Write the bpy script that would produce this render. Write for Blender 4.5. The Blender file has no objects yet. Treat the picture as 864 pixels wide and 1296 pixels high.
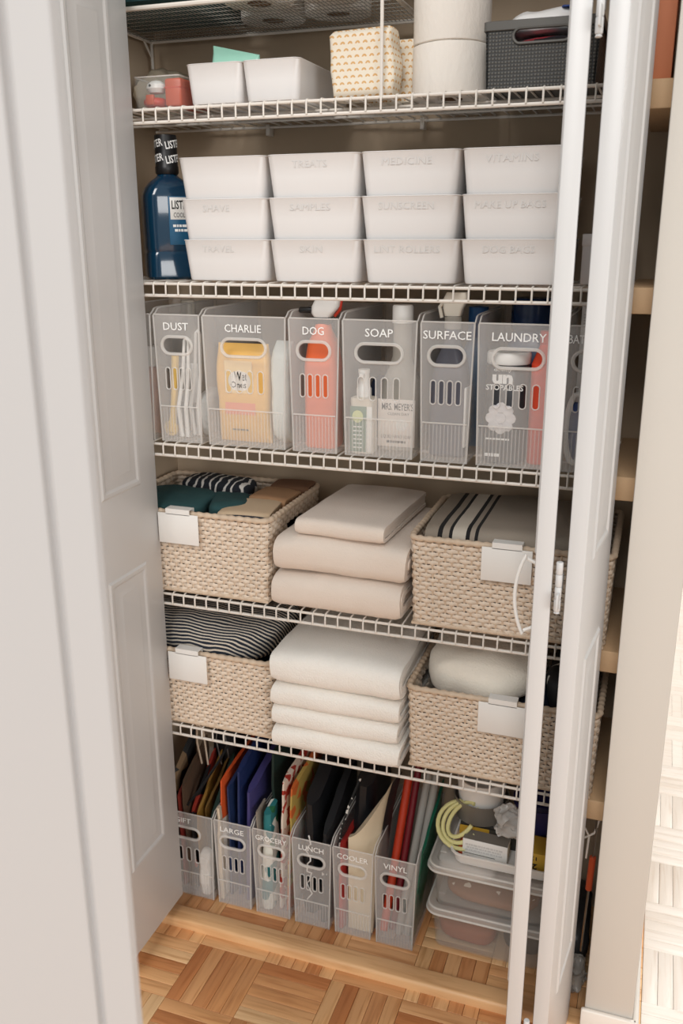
import bpy, math, random
from mathutils import Vector, Matrix, noise
R = math.radians
PI = math.pi
rnd = random.Random(7)
scn = bpy.context.scene
COL = scn.collection

# ------------------------------------------------------------------ camera
cd = bpy.data.cameras.new('camera')
cam = bpy.data.objects.new('camera', cd)
COL.objects.link(cam)
cd.sensor_fit = 'VERTICAL'; cd.sensor_height = 36.0; cd.sensor_width = 24.0
cd.lens = 36.0 * 1137.2 / 1296.0
cd.clip_start = 0.02
cd.dof.use_dof = True; cd.dof.focus_distance = 1.58; cd.dof.aperture_fstop = 6.3
cam.matrix_world = (Matrix.Translation((0, -1.4914, 1.475)) @ Matrix.Rotation(R(19.272), 4, 'Z')
                    @ Matrix.Rotation(R(90 - 16.922), 4, 'X') @ Matrix.Rotation(R(-0.137), 4, 'Z'))
scn.camera = cam

# ------------------------------------------------------------------ world and light
wd = bpy.data.worlds.new('world'); scn.world = wd; wd.use_nodes = True
bg = wd.node_tree.nodes['Background']
bg.inputs[0].default_value = (0.93, 0.985, 1.0, 1); bg.inputs[1].default_value = 0.58

def area(name, loc, target, size, sizey, energy, col):
    l = bpy.data.lights.new(name, 'AREA'); l.shape = 'RECTANGLE'; l.size = size; l.size_y = sizey
    l.energy = energy; l.color = col
    o = bpy.data.objects.new(name, l); COL.objects.link(o); o.location = loc
    o.rotation_euler = (Vector(target) - Vector(loc)).to_track_quat('-Z', 'Y').to_euler()
    return o
area('window_daylight', (-0.2, -8.4, 7.4), (-0.45, 0, 0.8), 4.6, 3.6, 640, (1.0, 0.97, 0.94))
area('side_fill_light', (6.0, -6.0, 2.6), (-0.7, -0.1, 0.9), 3.6, 2.6, 230, (1.0, 0.985, 0.965))  # added fill from the right to lift the left door leaf, source unseen
area('room_daylight', (1.0, 2.2, 2.40), (0.5, 1.0, 0.0), 1.2, 1.2, 60, (1.0, 0.98, 0.96))

vs = scn.view_settings
vs.view_transform = 'Standard'; vs.look = 'None'; vs.gamma = 1.0; vs.use_curve_mapping = False
vs.exposure = -0.03

# ------------------------------------------------------------------ materials
def lin(c):
    return tuple((v / 255 / 12.92 if v / 255 <= 0.04045 else ((v / 255 + 0.055) / 1.055) ** 2.4) for v in c) + (1,)
MATS = {}
def nn(nt, t, **kw):
    n = nt.nodes.new(t)
    for k, v in kw.items(): setattr(n, k, v)
    return n
def base(name):
    m = bpy.data.materials.new(name); m.use_nodes = True
    MATS[name] = m
    return m, m.node_tree, m.node_tree.nodes['Principled BSDF']
def mat(name, col, rough=0.6, metal=0.0, var=0.0, vscale=20.0, bump=0.0, bscale=200.0, sheen=0.0, stretch=None, spec=None, coat=0.0):
    m, nt, b = base(name)
    b.inputs['Base Color'].default_value = lin(col); b.inputs['Roughness'].default_value = rough
    b.inputs['Metallic'].default_value = metal
    if spec is not None: b.inputs['Specular IOR Level'].default_value = spec
    if sheen: b.inputs['Sheen Weight'].default_value = sheen
    if coat: b.inputs['Coat Weight'].default_value = coat
    tc = nn(nt, 'ShaderNodeTexCoord')
    src = tc.outputs['Object']
    if stretch:
        mp = nn(nt, 'ShaderNodeMapping'); mp.inputs['Scale'].default_value = stretch
        nt.links.new(src, mp.inputs[0]); src = mp.outputs[0]
    if var:
        n = nn(nt, 'ShaderNodeTexNoise'); n.inputs['Scale'].default_value = vscale; n.inputs['Detail'].default_value = 4
        nt.links.new(src, n.inputs['Vector'])
        mx = nn(nt, 'ShaderNodeMix', data_type='RGBA')
        c = lin(col)
        mx.inputs['A'].default_value = tuple(v * (1 - var) for v in c[:3]) + (1,)
        mx.inputs['B'].default_value = tuple(min(1, v * (1 + var)) for v in c[:3]) + (1,)
        nt.links.new(n.outputs[0], mx.inputs['Factor']); nt.links.new(mx.outputs['Result'], b.inputs['Base Color'])
    if bump:
        n = nn(nt, 'ShaderNodeTexNoise'); n.inputs['Scale'].default_value = bscale; n.inputs['Detail'].default_value = 3
        nt.links.new(src, n.inputs['Vector'])
        bp = nn(nt, 'ShaderNodeBump'); bp.inputs['Strength'].default_value = bump; bp.inputs['Distance'].default_value = 0.002
        nt.links.new(n.outputs[0], bp.inputs['Height']); nt.links.new(bp.outputs[0], b.inputs['Normal'])
    return m
def clear(name, col, opac, rough=0.3, bump=0.0, bscale=30):
    m, nt, b = base(name)
    b.inputs['Base Color'].default_value = lin(col); b.inputs['Roughness'].default_value = rough
    t = nn(nt, 'ShaderNodeBsdfTransparent'); mx = nn(nt, 'ShaderNodeMixShader')
    mx.inputs[0].default_value = opac
    nt.links.new(t.outputs[0], mx.inputs[1]); nt.links.new(b.outputs[0], mx.inputs[2])
    nt.links.new(mx.outputs[0], nt.nodes['Material Output'].inputs[0])
    if bump:
        n = nn(nt, 'ShaderNodeTexNoise'); n.inputs['Scale'].default_value = bscale
        bp = nn(nt, 'ShaderNodeBump'); bp.inputs['Strength'].default_value = bump
        nt.links.new(n.outputs[0], bp.inputs['Height']); nt.links.new(bp.outputs[0], b.inputs['Normal'])
    return m
def bands(name, stops, axis, scale=1.0, offset=0.0, rough=0.8, wobble=0.0, bump=0.3, bscale=400, repeat=False, nscale=14):
    """colour bands along one object axis; stops = [(position, colour)] constant steps"""
    m, nt, b = base(name)
    b.inputs['Roughness'].default_value = rough
    tc = nn(nt, 'ShaderNodeTexCoord'); sp = nn(nt, 'ShaderNodeSeparateXYZ')
    nt.links.new(tc.outputs['Object'], sp.inputs[0])
    if axis == 'yz':
        ad = nn(nt, 'ShaderNodeMath', operation='ADD'); nt.links.new(sp.outputs[1], ad.inputs[0]); nt.links.new(sp.outputs[2], ad.inputs[1]); v = ad.outputs[0]
    else: v = sp.outputs[axis]
    if wobble:
        n = nn(nt, 'ShaderNodeTexNoise'); n.inputs['Scale'].default_value = nscale
        nt.links.new(tc.outputs['Object'], n.inputs['Vector'])
        a = nn(nt, 'ShaderNodeMath', operation='MULTIPLY_ADD'); a.inputs[1].default_value = wobble
        nt.links.new(n.outputs[0], a.inputs[0]); nt.links.new(v, a.inputs[2]); v = a.outputs[0]
    a = nn(nt, 'ShaderNodeMath', operation='MULTIPLY_ADD'); a.inputs[1].default_value = scale; a.inputs[2].default_value = offset
    nt.links.new(v, a.inputs[0]); v = a.outputs[0]
    if repeat:
        f = nn(nt, 'ShaderNodeMath', operation='FRACT'); nt.links.new(v, f.inputs[0]); v = f.outputs[0]
    r = nn(nt, 'ShaderNodeValToRGB'); r.color_ramp.interpolation = 'CONSTANT'
    el = r.color_ramp.elements
    while len(el) < len(stops): el.new(0.5)
    for e, (p, c) in zip(el, sorted(stops)): e.position = p; e.color = lin(c)
    nt.links.new(v, r.inputs[0]); nt.links.new(r.outputs[0], b.inputs['Base Color'])
    n = nn(nt, 'ShaderNodeTexNoise'); n.inputs['Scale'].default_value = bscale
    nt.links.new(tc.outputs['Object'], n.inputs['Vector'])
    bp = nn(nt, 'ShaderNodeBump'); bp.inputs['Strength'].default_value = bump; bp.inputs['Distance'].default_value = 0.002
    nt.links.new(n.outputs[0], bp.inputs['Height']); nt.links.new(bp.outputs[0], b.inputs['Normal'])
    return m
def blotch(name, cols, scale=60, rough=0.7, kind='VORONOI'):
    m, nt, b = base(name); b.inputs['Roughness'].default_value = rough
    tc = nn(nt, 'ShaderNodeTexCoord')
    if kind == 'VORONOI':
        n = nn(nt, 'ShaderNodeTexVoronoi'); n.inputs['Scale'].default_value = scale
        o = n.outputs['Color']
    else:
        n = nn(nt, 'ShaderNodeTexNoise'); n.inputs['Scale'].default_value = scale; o = n.outputs[0]
    nt.links.new(tc.outputs['Object'], n.inputs['Vector'])
    r = nn(nt, 'ShaderNodeValToRGB'); r.color_ramp.interpolation = 'CONSTANT'
    el = r.color_ramp.elements
    while len(el) < len(cols): el.new(0.5)
    for e, (p, c) in zip(el, cols): e.position = p; e.color = lin(c)
    nt.links.new(o, r.inputs[0]); nt.links.new(r.outputs[0], b.inputs['Base Color'])
    return m
def wood(name, tones, grain=1.0, island=False, rough=0.42):
    m, nt, b = base(name); b.inputs['Roughness'].default_value = rough
    tc = nn(nt, 'ShaderNodeTexCoord')
    if island:
        rn = nn(nt, 'ShaderNodeNewGeometry').outputs['Random Per Island']
    else:
        rn = nn(nt, 'ShaderNodeObjectInfo').outputs['Random']
    off = nn(nt, 'ShaderNodeMath', operation='MULTIPLY'); off.inputs[1].default_value = 37.0
    nt.links.new(rn, off.inputs[0])
    mp = nn(nt, 'ShaderNodeMapping'); mp.inputs['Scale'].default_value = (7, 110, 40)
    nt.links.new(tc.outputs['Object'], mp.inputs[0])
    cb = nn(nt, 'ShaderNodeCombineXYZ'); nt.links.new(off.outputs[0], cb.inputs[0]); nt.links.new(off.outputs[0], cb.inputs[1])
    nt.links.new(cb.outputs[0], mp.inputs['Location'])
    n = nn(nt, 'ShaderNodeTexNoise'); n.inputs['Scale'].default_value = 1.0; n.inputs['Detail'].default_value = 5; n.inputs['Distortion'].default_value = 0.6
    nt.links.new(mp.outputs[0], n.inputs['Vector'])
    r = nn(nt, 'ShaderNodeValToRGB'); el = r.color_ramp.elements
    while len(el) < len(tones): el.new(0.5)
    for i, (e, c) in enumerate(zip(el, tones)): e.position = i / (len(tones) - 1); e.color = lin(c)
    nt.links.new(rn, r.inputs[0])
    r2 = nn(nt, 'ShaderNodeValToRGB'); e2 = r2.color_ramp.elements
    e2[0].position = 0.32; e2[0].color = (0.74, 0.62, 0.52, 1); e2[1].position = 0.52; e2[1].color = (1, 1, 1, 1)
    nt.links.new(n.outputs[0], r2.inputs[0])
    mx = nn(nt, 'ShaderNodeMix', data_type='RGBA', blend_type='MULTIPLY'); mx.inputs['Factor'].default_value = grain
    nt.links.new(r.outputs[0], mx.inputs['A']); nt.links.new(r2.outputs[0], mx.inputs['B'])
    nt.links.new(mx.outputs['Result'], b.inputs['Base Color'])
    return m

M_door = mat('door_white_paint', (206, 205, 204), 0.38, bump=0.05, bscale=60)
M_wall = mat('closet_beige_paint', (186, 166, 142), 0.8, var=0.04, vscale=3, bump=0.06, bscale=150)
M_cream = mat('cream_wall_paint', (200, 195, 187), 0.75, var=0.02, vscale=3, bump=0.05, bscale=200)
M_ceil = mat('white_ceiling_paint', (222, 216, 206), 0.8)
M_basew = mat('white_baseboard_paint', (226, 219, 210), 0.45)
M_wire = mat('white_vinyl_coated_wire', (228, 221, 212), 0.4)
M_cleat = mat('primed_tan_timber', (206, 172, 134), 0.7, var=0.12, vscale=30, stretch=(30, 3, 30))
M_floorbase = mat('dark_parquet_joint', (70, 40, 22), 0.8)
TONES = [(196, 126, 76), (226, 166, 112), (236, 184, 130), (242, 198, 146), (218, 154, 100), (246, 206, 156), (232, 176, 122), (204, 136, 86)]
M_oak = wood('honey_oak_slat', TONES, 0.85)
M_oakmix = wood('honey_oak_slats_far', TONES, 0.5, island=True)
M_oakpale = wood('oak_slat_painted_glare', [(232, 222, 212), (244, 236, 228), (238, 230, 222)], 0.35)  # same oak floor with the right room's bright daylight painted into its tones
M_oakpalemix = wood('oak_slats_far_painted_glare', [(232, 222, 212), (244, 236, 228), (238, 230, 222)], 0.3, island=True)
M_sill = wood('honey_oak_sill', [(238, 190, 138), (238, 190, 138)], 0.6)
M_whiteplastic = mat('white_matte_plastic', (227, 224, 222), 0.42)
M_print = mat('faint_grey_print', (210, 207, 204), 0.6)
M_frost = clear('frosted_clear_plastic', (248, 244, 240), 0.185, 0.4)
M_frostrim = clear('frosted_thick_plastic', (246, 242, 237), 0.42, 0.3)
M_white = mat('white_gloss', (238, 236, 232), 0.35)
M_letter = mat('white_vinyl_lettering', (250, 250, 248), 0.5)
M_black = mat('black_plastic', (22, 22, 24), 0.4)
M_ink = mat('black_ink', (30, 28, 30), 0.6)
M_rattan = mat('pale_rattan', (226, 209, 190), 0.62, var=0.12, vscale=55, bump=0.25, bscale=250)
M_rattan2 = mat('rattan_rim', (212, 190, 166), 0.62, var=0.16, vscale=70, bump=0.25, bscale=250)
M_linen = mat('oatmeal_linen', (230, 216, 203), 0.95, var=0.06, vscale=12, bump=0.5, bscale=420, sheen=0.2)
M_terry = mat('ivory_terry', (250, 245, 237), 1.0, var=0.03, vscale=10, bump=1.0, bscale=330, sheen=0.3)
M_chrome = mat('brushed_nickel', (210, 208, 204), 0.25, metal=1.0)

# ------------------------------------------------------------------ geometry helpers
class MB:
    def __init__(s): s.v = []; s.f = []
    def add(s, vs_, fs):
        n = len(s.v); s.v += [tuple(p) for p in vs_]; s.f += [tuple(i + n for i in f) for f in fs]; return s
    def box(s, x0, x1, y0, y1, z0, z1, b=0.0):
        if b <= 0:
            return s.add([(x0,y0,z0),(x1,y0,z0),(x1,y1,z0),(x0,y1,z0),(x0,y0,z1),(x1,y0,z1),(x1,y1,z1),(x0,y1,z1)],
                         [(0,3,2,1),(4,5,6,7),(0,1,5,4),(1,2,6,5),(2,3,7,6),(3,0,4,7)])
        cx, cy = (x0+x1)/2, (y0+y1)/2; hx, hy = (x1-x0)/2, (y1-y0)/2
        return s.loft([(z0, hx-b, hy-b, b*.3), (z0+b*.3, hx-b*.3, hy-b*.3, b), (z0+b, hx, hy, b), (z1-b, hx, hy, b), (z1-b*.3, hx-b*.3, hy-b*.3, b), (z1, hx-b, hy-b, b*.3)], 2, cx, cy)
    def ring(s, z, hx, hy, r, n, cx=0, cy=0):
        r = max(1e-4, min(r, hx*.999, hy*.999)); out = []
        for q, (sx, sy) in enumerate(((1,1),(-1,1),(-1,-1),(1,-1))):
            for i in range(n + 1):
                a = q*PI/2 + i/n*PI/2
                out.append((cx + sx*(hx-r) + r*math.cos(a), cy + sy*(hy-r) + r*math.sin(a), z))
        return out
    def loft(s, secs, n=4, cx=0, cy=0, cap0=True, cap1=True):
        """rounded-rectangle sections (z, half x, half y, radius[, cx, cy])"""
        rings = [s.ring(q[0], q[1], q[2], q[3], n, q[4] if len(q) > 4 else cx, q[5] if len(q) > 5 else cy) for q in secs]
        return s.rings(rings, cap0, cap1)
    def rings(s, rings, cap0=True, cap1=True, closed=True):
        m = len(rings[0]); vs_ = [p for r in rings for p in r]; fs = []
        for k in range(len(rings) - 1):
            for i in range(m if closed else m - 1):
                j = (i + 1) % m
                fs.append((k*m+i, k*m+j, (k+1)*m+j, (k+1)*m+i))
        if cap0: fs.append(tuple(range(m - 1, -1, -1)))
        if cap1: fs.append(tuple(range((len(rings)-1)*m, len(rings)*m)))
        return s.add(vs_, fs)
    def lathe(s, prof, n=24, cx=0, cy=0, cap0=True, cap1=True):
        return s.rings([[(cx + r*math.cos(2*PI*i/n), cy + r*math.sin(2*PI*i/n), z) for i in range(n)] for r, z in prof], cap0, cap1)
    def tube(s, pts, r, n=6, closed=False, caps=True):
        pts = [Vector(p) for p in pts]; m = len(pts); rings = []
        up = None
        for i, p in enumerate(pts):
            if closed: t = pts[(i+1) % m] - pts[i-1]
            else: t = pts[min(i+1, m-1)] - pts[max(i-1, 0)]
            t.normalize()
            if up is None:
                up = t.orthogonal().normalized()
            up = (up - t*up.dot(t)).normalized(); bn = t.cross(up)
            rr = r[i] if isinstance(r, (list, tuple)) else r
            rings.append([p + (up*math.cos(2*PI*k/n) + bn*math.sin(2*PI*k/n))*rr for k in range(n)])
        if closed: rings.append(rings[0]); caps = False
        return s.rings(rings, caps, caps)
    def prism(s, poly, t0, t1, axis='y'):
        """poly in two axes, extruded along the third"""
        n = len(poly)
        def P(a, b, t):
            return (a, t, b) if axis == 'y' else ((t, a, b) if axis == 'x' else (a, b, t))
        vs_ = [P(a, b, t0) for a, b in poly] + [P(a, b, t1) for a, b in poly]
        fs = [tuple(range(n)), tuple(range(2*n-1, n-1, -1))] + [(i, i+n, (i+1) % n + n, (i+1) % n) for i in range(n)]
        return s.add(vs_, fs)
    def jig(s, amp, sc, seed=0):
        o = Vector((seed*3.1, seed*1.7, seed*2.3))
        s.v = [tuple(Vector(p) + noise.noise_vector(Vector(p)*sc + o)*amp) for p in s.v]; return s
    def xf(s, mtx):
        s.v = [tuple(mtx @ Vector(p)) for p in s.v]; return s
    def mesh(s, name, angle=38):
        me = bpy.data.meshes.new(name); me.from_pydata(s.v, [], s.f)
        import bmesh
        bm = bmesh.new(); bm.from_mesh(me); bmesh.ops.recalc_face_normals(bm, faces=bm.faces); bm.to_mesh(me); bm.free()
        me.polygons.foreach_set('use_smooth', [True]*len(me.polygons))
        me.set_sharp_from_angle(angle=R(angle))
        me.update(); return me
    def build(s, name, m, parent=None, loc=(0,0,0), rz=0, angle=38):
        return link(name, s.mesh(name, angle), m, parent, loc, rz)
def link(name, me, m=None, parent=None, loc=(0,0,0), rz=0):
    o = bpy.data.objects.new(name, me); COL.objects.link(o)
    if m is not None and (len(me.materials) == 0): me.materials.append(m)
    o.location = loc; o.rotation_euler = (0, 0, R(rz)); o.parent = parent
    return o
def tag(o, label, cat, group=None):
    o['label'] = label; o['category'] = cat
    if group: o['group'] = group
    return o
def thing(name, label, cat, loc=(0,0,0), rz=0, group=None):
    o = bpy.data.objects.new(name, None); COL.objects.link(o); o.empty_display_size = .05
    o.location = loc; o.rotation_euler = (0, 0, R(rz))
    return tag(o, label, cat, group)
def struct(o): o['kind'] = 'structure'; return o
def stuff(o): o['kind'] = 'stuff'; return o
def curve_mesh(splines, thick, name):
    """filled flat shape with holes in X/Z, facing -Y, from closed loops"""
    cu = bpy.data.curves.new(name, 'CURVE'); cu.dimensions = '2D'; cu.fill_mode = 'BOTH'; cu.extrude = thick/2
    for pts in splines:
        sp = cu.splines.new('POLY'); sp.points.add(len(pts) - 1); sp.use_cyclic_u = True
        for p, q in zip(sp.points, pts): p.co = (q[0], q[1], 0, 1)
    o = bpy.data.objects.new(name, cu)
    me = bpy.data.meshes.new_from_object(o)
    me.transform(Matrix.Rotation(R(90), 4, 'X'))
    bpy.data.objects.remove(o); bpy.data.curves.remove(cu); me.name = name
    return me
def pill(cx, cz, w, h, n=8):
    r = min(w, h)/2; out = []
    for sx, sz, a0 in ((1,1,0),(-1,1,90),(-1,-1,180),(1,-1,270)):
        for i in range(n + 1):
            a = R(a0 + 90*i/n)
            out.append((cx + sx*(w/2-r) + r*math.cos(a), cz + sz*(h/2-r) + r*math.sin(a)))
    return out
def text(body, width, height, m, parent, loc, rz=0, name='lettering', space=1.0, tilt=0.0, bold=0.0):
    """raised flat lettering standing in X/Z facing -Y, centred on loc"""
    cu = bpy.data.curves.new('lettering', 'FONT'); cu.body = body; cu.align_x = 'CENTER'; cu.align_y = 'CENTER'
    cu.size = 1; cu.extrude = 0.0; cu.space_character = space; cu.resolution_u = 2; cu.offset = bold
    o = bpy.data.objects.new('lettering', cu); me = bpy.data.meshes.new_from_object(o)
    bpy.data.objects.remove(o); bpy.data.curves.remove(cu)
    xs = [v.co.x for v in me.vertices]; ys = [v.co.y for v in me.vertices]
    sx = width/(max(xs)-min(xs)); sy = height/(max(ys)-min(ys)); cx, cy = (max(xs)+min(xs))/2, (max(ys)+min(ys))/2
    me.transform(Matrix.Rotation(R(tilt), 4, 'Y') @ Matrix.Rotation(R(90), 4, 'X') @ Matrix.Diagonal((sx, sy, 1, 1)) @ Matrix.Translation((-cx, -cy, 0)))
    return link(name, me, m, parent, loc, rz)

def dashes(width, height, m, parent, loc):
    """a line of print too small to read: word-long dashes"""
    b = MB(); x = -width/2; k = 0
    while x < width/2 - .001:
        w = min((.006, .003, .0045, .008)[k % 4], width/2 - x); b.box(x, x + w, -.0002, .0002, -height/2, height/2); x += w + .0012; k += 1
    return b.build('fine_print', m, parent, loc)

# ------------------------------------------------------------------ the setting
XL, XR, YB = -1.04, -0.015, 0.32
S = [1.695, 1.402, 1.101, 0.789, 0.489]          # shelf deck heights
fl = struct(MB().box(-2.2, 2.6, -3.0, 3.2, -0.06, -0.006).build('floor', M_floorbase))
P = 0.1524; GX, GY = -0.823, -0.078; SL = P/5
pm = MB().box(-P/2+.0004, P/2-.0004, -SL/2+.0004, SL/2-.0004, -0.006, 0.0, 0.0008).mesh('slat')
pm.materials.append(M_oak)
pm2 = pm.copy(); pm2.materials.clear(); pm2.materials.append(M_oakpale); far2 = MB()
far = MB(); count = 0
cells = []
for i in range(-9, 23):
    for j in range(-21, 20):
        cx, cy = GX + (i+.5)*P, GY - (j+.5)*P
        # floor patches that the view shows: before the sill, inside the closet and the room on the right
        near = (-1.06 < cx < 0.06 and -0.40 < cy < 0.36) or (0.05 < cx < 0.32 and 0.0 < cy < 0.95)
        cells.append((near, i, j, cx, cy))
for near, i, j, cx, cy in cells:
    along_y = (i + j) % 2 == 0
    for k in range(5):
        o = (k - 2)*SL
        x, y = (cx + o, cy) if along_y else (cx, cy + o)
        if near and count < 300:
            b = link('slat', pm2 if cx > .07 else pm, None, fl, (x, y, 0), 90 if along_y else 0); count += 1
        else:
            hx, hy = (SL/2, P/2) if along_y else (P/2, SL/2)
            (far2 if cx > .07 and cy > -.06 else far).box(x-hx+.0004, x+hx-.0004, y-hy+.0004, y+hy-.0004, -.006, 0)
stuff(far.build('distant_slats', M_oakmix, fl)); stuff(far2.build('painted_glare_slats', M_oakpalemix, fl))  # second batch has the daylight glare painted into its colour
# sill board across the closet mouth
sl = MB().loft([(0, .51, .0235, .002), (.014, .51, .0235, .002), (.019, .51, .021, .002), (.021, .51, .018, .002)], 2, -0.528, -0.0265)
struct(sl.build('trim_1', M_sill))
struct(MB().box(-2.2, .07, YB, YB+.09, 0, 2.45).build('wall_back', M_wall))
wl = MB().box(XL-.09, XL, -0.055, YB, 0, 2.45); wl.box(-2.2, XL-.09, -0.055, .03, 0, 2.45)
struct(wl.build('wall_left', M_wall))
wr = MB().box(XR, .072, -0.06, 3.0, 0, 2.45, 0.003)
struct(wr.build('wall_right', M_cream))
struct(MB().box(XL, XR, -0.055, 0.02, 2.06, 2.45).build('wall_front', M_cream))
struct(MB().box(-2.2, 2.6, -0.3, 3.2, 2.45, 2.5).build('ceiling', M_ceil))
struct(MB().box(.07, 2.6, 3.0, 3.1, 0, 2.45).build('wall_far', M_cream))
bb = MB().box(XR-.006, .08, -0.070, -0.06, 0, .082, 0.003); bb.box(.072, .083, -0.07, 3.0, 0, .082, .003)
struct(bb.build('baseboard_right', M_basew))
for i, z in enumerate(S):
    struct(MB().box(-.050, XR, 0.001, YB, z-.040, z, .0015).build('trim_%d' % (i+2), M_cleat))

# ------------------------------------------------------------------ bifold doors
def leaf(name, label, w, t, z0, z1, loc, rz, ext, group):
    """door leaf: local x along the width (0..w), y through the thickness (0..t); ext = which side carries the panels"""
    th = thing(name, label, 'door', (loc[0], loc[1], z0), rz, group)
    H = z1 - z0
    MB().box(0, w, 0, t, 0, H, .0025).build('slab', M_door, th)
    for a, b in ((.25 - z0, .875 - z0), (1.03 - z0, 1.86 - z0)):
        m = MB(); sgn = 1 if ext > 0 else -1; y0 = t if ext > 0 else 0
        x0, x1 = .058, w - .058
        rs = []
        for ins, dep in ((0, 0), (.004, .0028), (.010, .0028), (.015, .0006), (.026, .0008), (.036, .0030), (.038, .0030)):
            rs.append([(x0+ins, y0 + sgn*dep, a+ins), (x1-ins, y0 + sgn*dep, a+ins), (x1-ins, y0 + sgn*dep, b-ins), (x0+ins, y0 + sgn*dep, b-ins)])
        m.rings(rs, False, True)
        m.build('raised_panel', M_door, th, angle=20)
    return th
def hinge(z, parent, x, y, dx):
    h = MB()
    for k in range(4): h.lathe([(.0042, z + k*.0185), (.0048, z + k*.0185 + .001), (.0048, z + k*.0185 + .017), (.0042, z + k*.0185 + .018)], 10, x, y)
    h.lathe([(.003, z-.004), (.0044, z-.003), (.003, z)], 8, x, y)
    o = h.build('hinge_knuckle', M_door, parent)
    MB().box(x-.017, x-.003, y-.0035, y-.001, z+.006, z+.030, .0006).build('hinge_plate', M_door, o)
    MB().box(x+.003, x+.017, y-.0035, y-.001, z+.028, z+.052, .0006).build('hinge_plate', M_door, o)
    return o
LW, LT = 0.245, 0.025
# right pair folded open; leaf next to the wall, and the free leaf beside it
fw = (Vector((-.067, -.281, 0)), Vector((-.043, -.036, 0)))      # near and far right corners of the wall leaf
d = fw[1] - fw[0]; ang = math.degrees(math.atan2(d.y, d.x))
L1 = leaf('bifold_door_leaf', 'white panelled bifold door leaf folded open beside the cream wall end', d.length, LT, .03, 2.03, fw[0], ang, -1, 'bifold door leaves')
fx = (Vector((-.110, -.281, 0)), Vector((-.132, -.036, 0)))
d2 = fx[1] - fx[0]; ang2 = math.degrees(math.atan2(d2.y, d2.x))
L2 = leaf('bifold_door_leaf', 'narrow-looking white bifold door leaf seen edge-on with bow handle', d2.length, LT, .03, 2.03, fx[0], ang2, 1, 'bifold door leaves')
for z in (.165, .970, 1.705):
    hinge(z - .03, L1, -.003, LT + .009, 1)
# bow handle on the outer face of the free leaf
hz, hx0 = 1.02 - .03 - .115, .055
hb = [(hx0, LT, hz+.012), (hx0, LT+.012, hz+.006)]
for i in range(13):
    t = i/12
    hb.append((hx0, LT + .014 + .014*math.sin(PI*t)**.8, hz + .126*t))
hb += [(hx0, LT+.012, hz+.12), (hx0, LT, hz+.114)]
hd = MB().tube(hb, .0027, 8).build('bow_handle', M_white, L2)
# left pair folded open
fL = (Vector((-.902, -.252, 0)), Vector((-.902, -.006, 0)))
L3 = leaf('bifold_door_leaf', 'white panelled bifold door leaf at the left edge of the closet mouth', .246, LT, .052, 2.03, fL[0], 90, -1, 'bifold door leaves')
L4 = leaf('bifold_door_leaf', 'white bifold door leaf folded behind the left leaf against the jamb', .246, LT, .052, 2.03, (-.941, -.252), 90, 1, 'bifold door leaves')
# open room door close to the lens on the left
nd = thing('room_door', 'white painted room door standing open in the near left foreground', 'door', (-.315, -1.041, .02), 35)
m = MB(); pts = [(0, 0)]
prof = [(0.0, .004), (-.004, 0), (-.0255, 0), (-.0262, .0015), (-.0285, .0042), (-.0305, .0015), (-.0315, 0), (-.42, 0), (-.42, .036), (0.0, .036)]
m.prism(prof, 0, 2.02, 'z')
m.build('slab', mat('room_door_paint', (190, 188, 187), .42), nd)
MB().lathe([(.026, 0), (.026, .004), (.012, .006), (.010, .03), (.024, .04), (.027, .052), (.018, .062), (.001, .064)], 20).xf(Matrix.Rotation(R(90), 4, 'X')).build('knob', M_chrome, nd, (-.36, 0, .95))

# ------------------------------------------------------------------ wire shelves
XS0, XS1, DEP = XL + .004, -.0515, .305
wire = MB().tube([(0, DEP, -.0018), (0, .10, -.0018), (0, .004, -.0018), (0, -.0015, -.0030), (0, -.0040, -.0070), (0, -.0044, -.0250)], .0017, 6).mesh('deck_wire')
wire.materials.append(M_wire)
def rail(y, z, r=.0027): return MB().tube([(XS0, y, z), (XS1, y, z)], r, 8).mesh('rail')
rails = [('top_rail', rail(0, -.0052)), ('lip_rail', rail(-.0008, -.0262, .0030)), ('back_rail', rail(DEP-.004, -.0062)), ('middle_rail', rail(.105, -.0062, .0024)), ('middle_rail', rail(.205, -.0062, .0024))]
for _, r_ in rails: r_.materials.append(M_wire)
clipm = MB().box(-.004, .004, .296, .3195, -.022, -.001, .001).mesh('wall_clip'); clipm.materials.append(M_wire)
shelf_labels = ['white wire shelf carrying the toilet rolls and the dark grey basket',
                'white wire shelf carrying the twelve stacked white bins',
                'white wire shelf carrying the row of lettered clear bins',
                'white wire shelf carrying the folded oatmeal linen stack',
                'white wire shelf carrying the ivory bath towels']
for z, lb in zip(S, shelf_labels):
    t = thing('wire_shelf', lb, 'shelf', (0, 0, z), 0, 'white wire closet shelves')
    for n_, me in rails: link(n_, me, None, t)
    k = 0; x = -0.9095 - .0254*4
    while x < XS1 - .003:
        link('deck_wire', wire, None, t, (x, 0, 0)); x += .0254
    for x in (-.78, -.462, -.125): link('wall_clip', clipm, None, t, (x, 0, 0))

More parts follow.
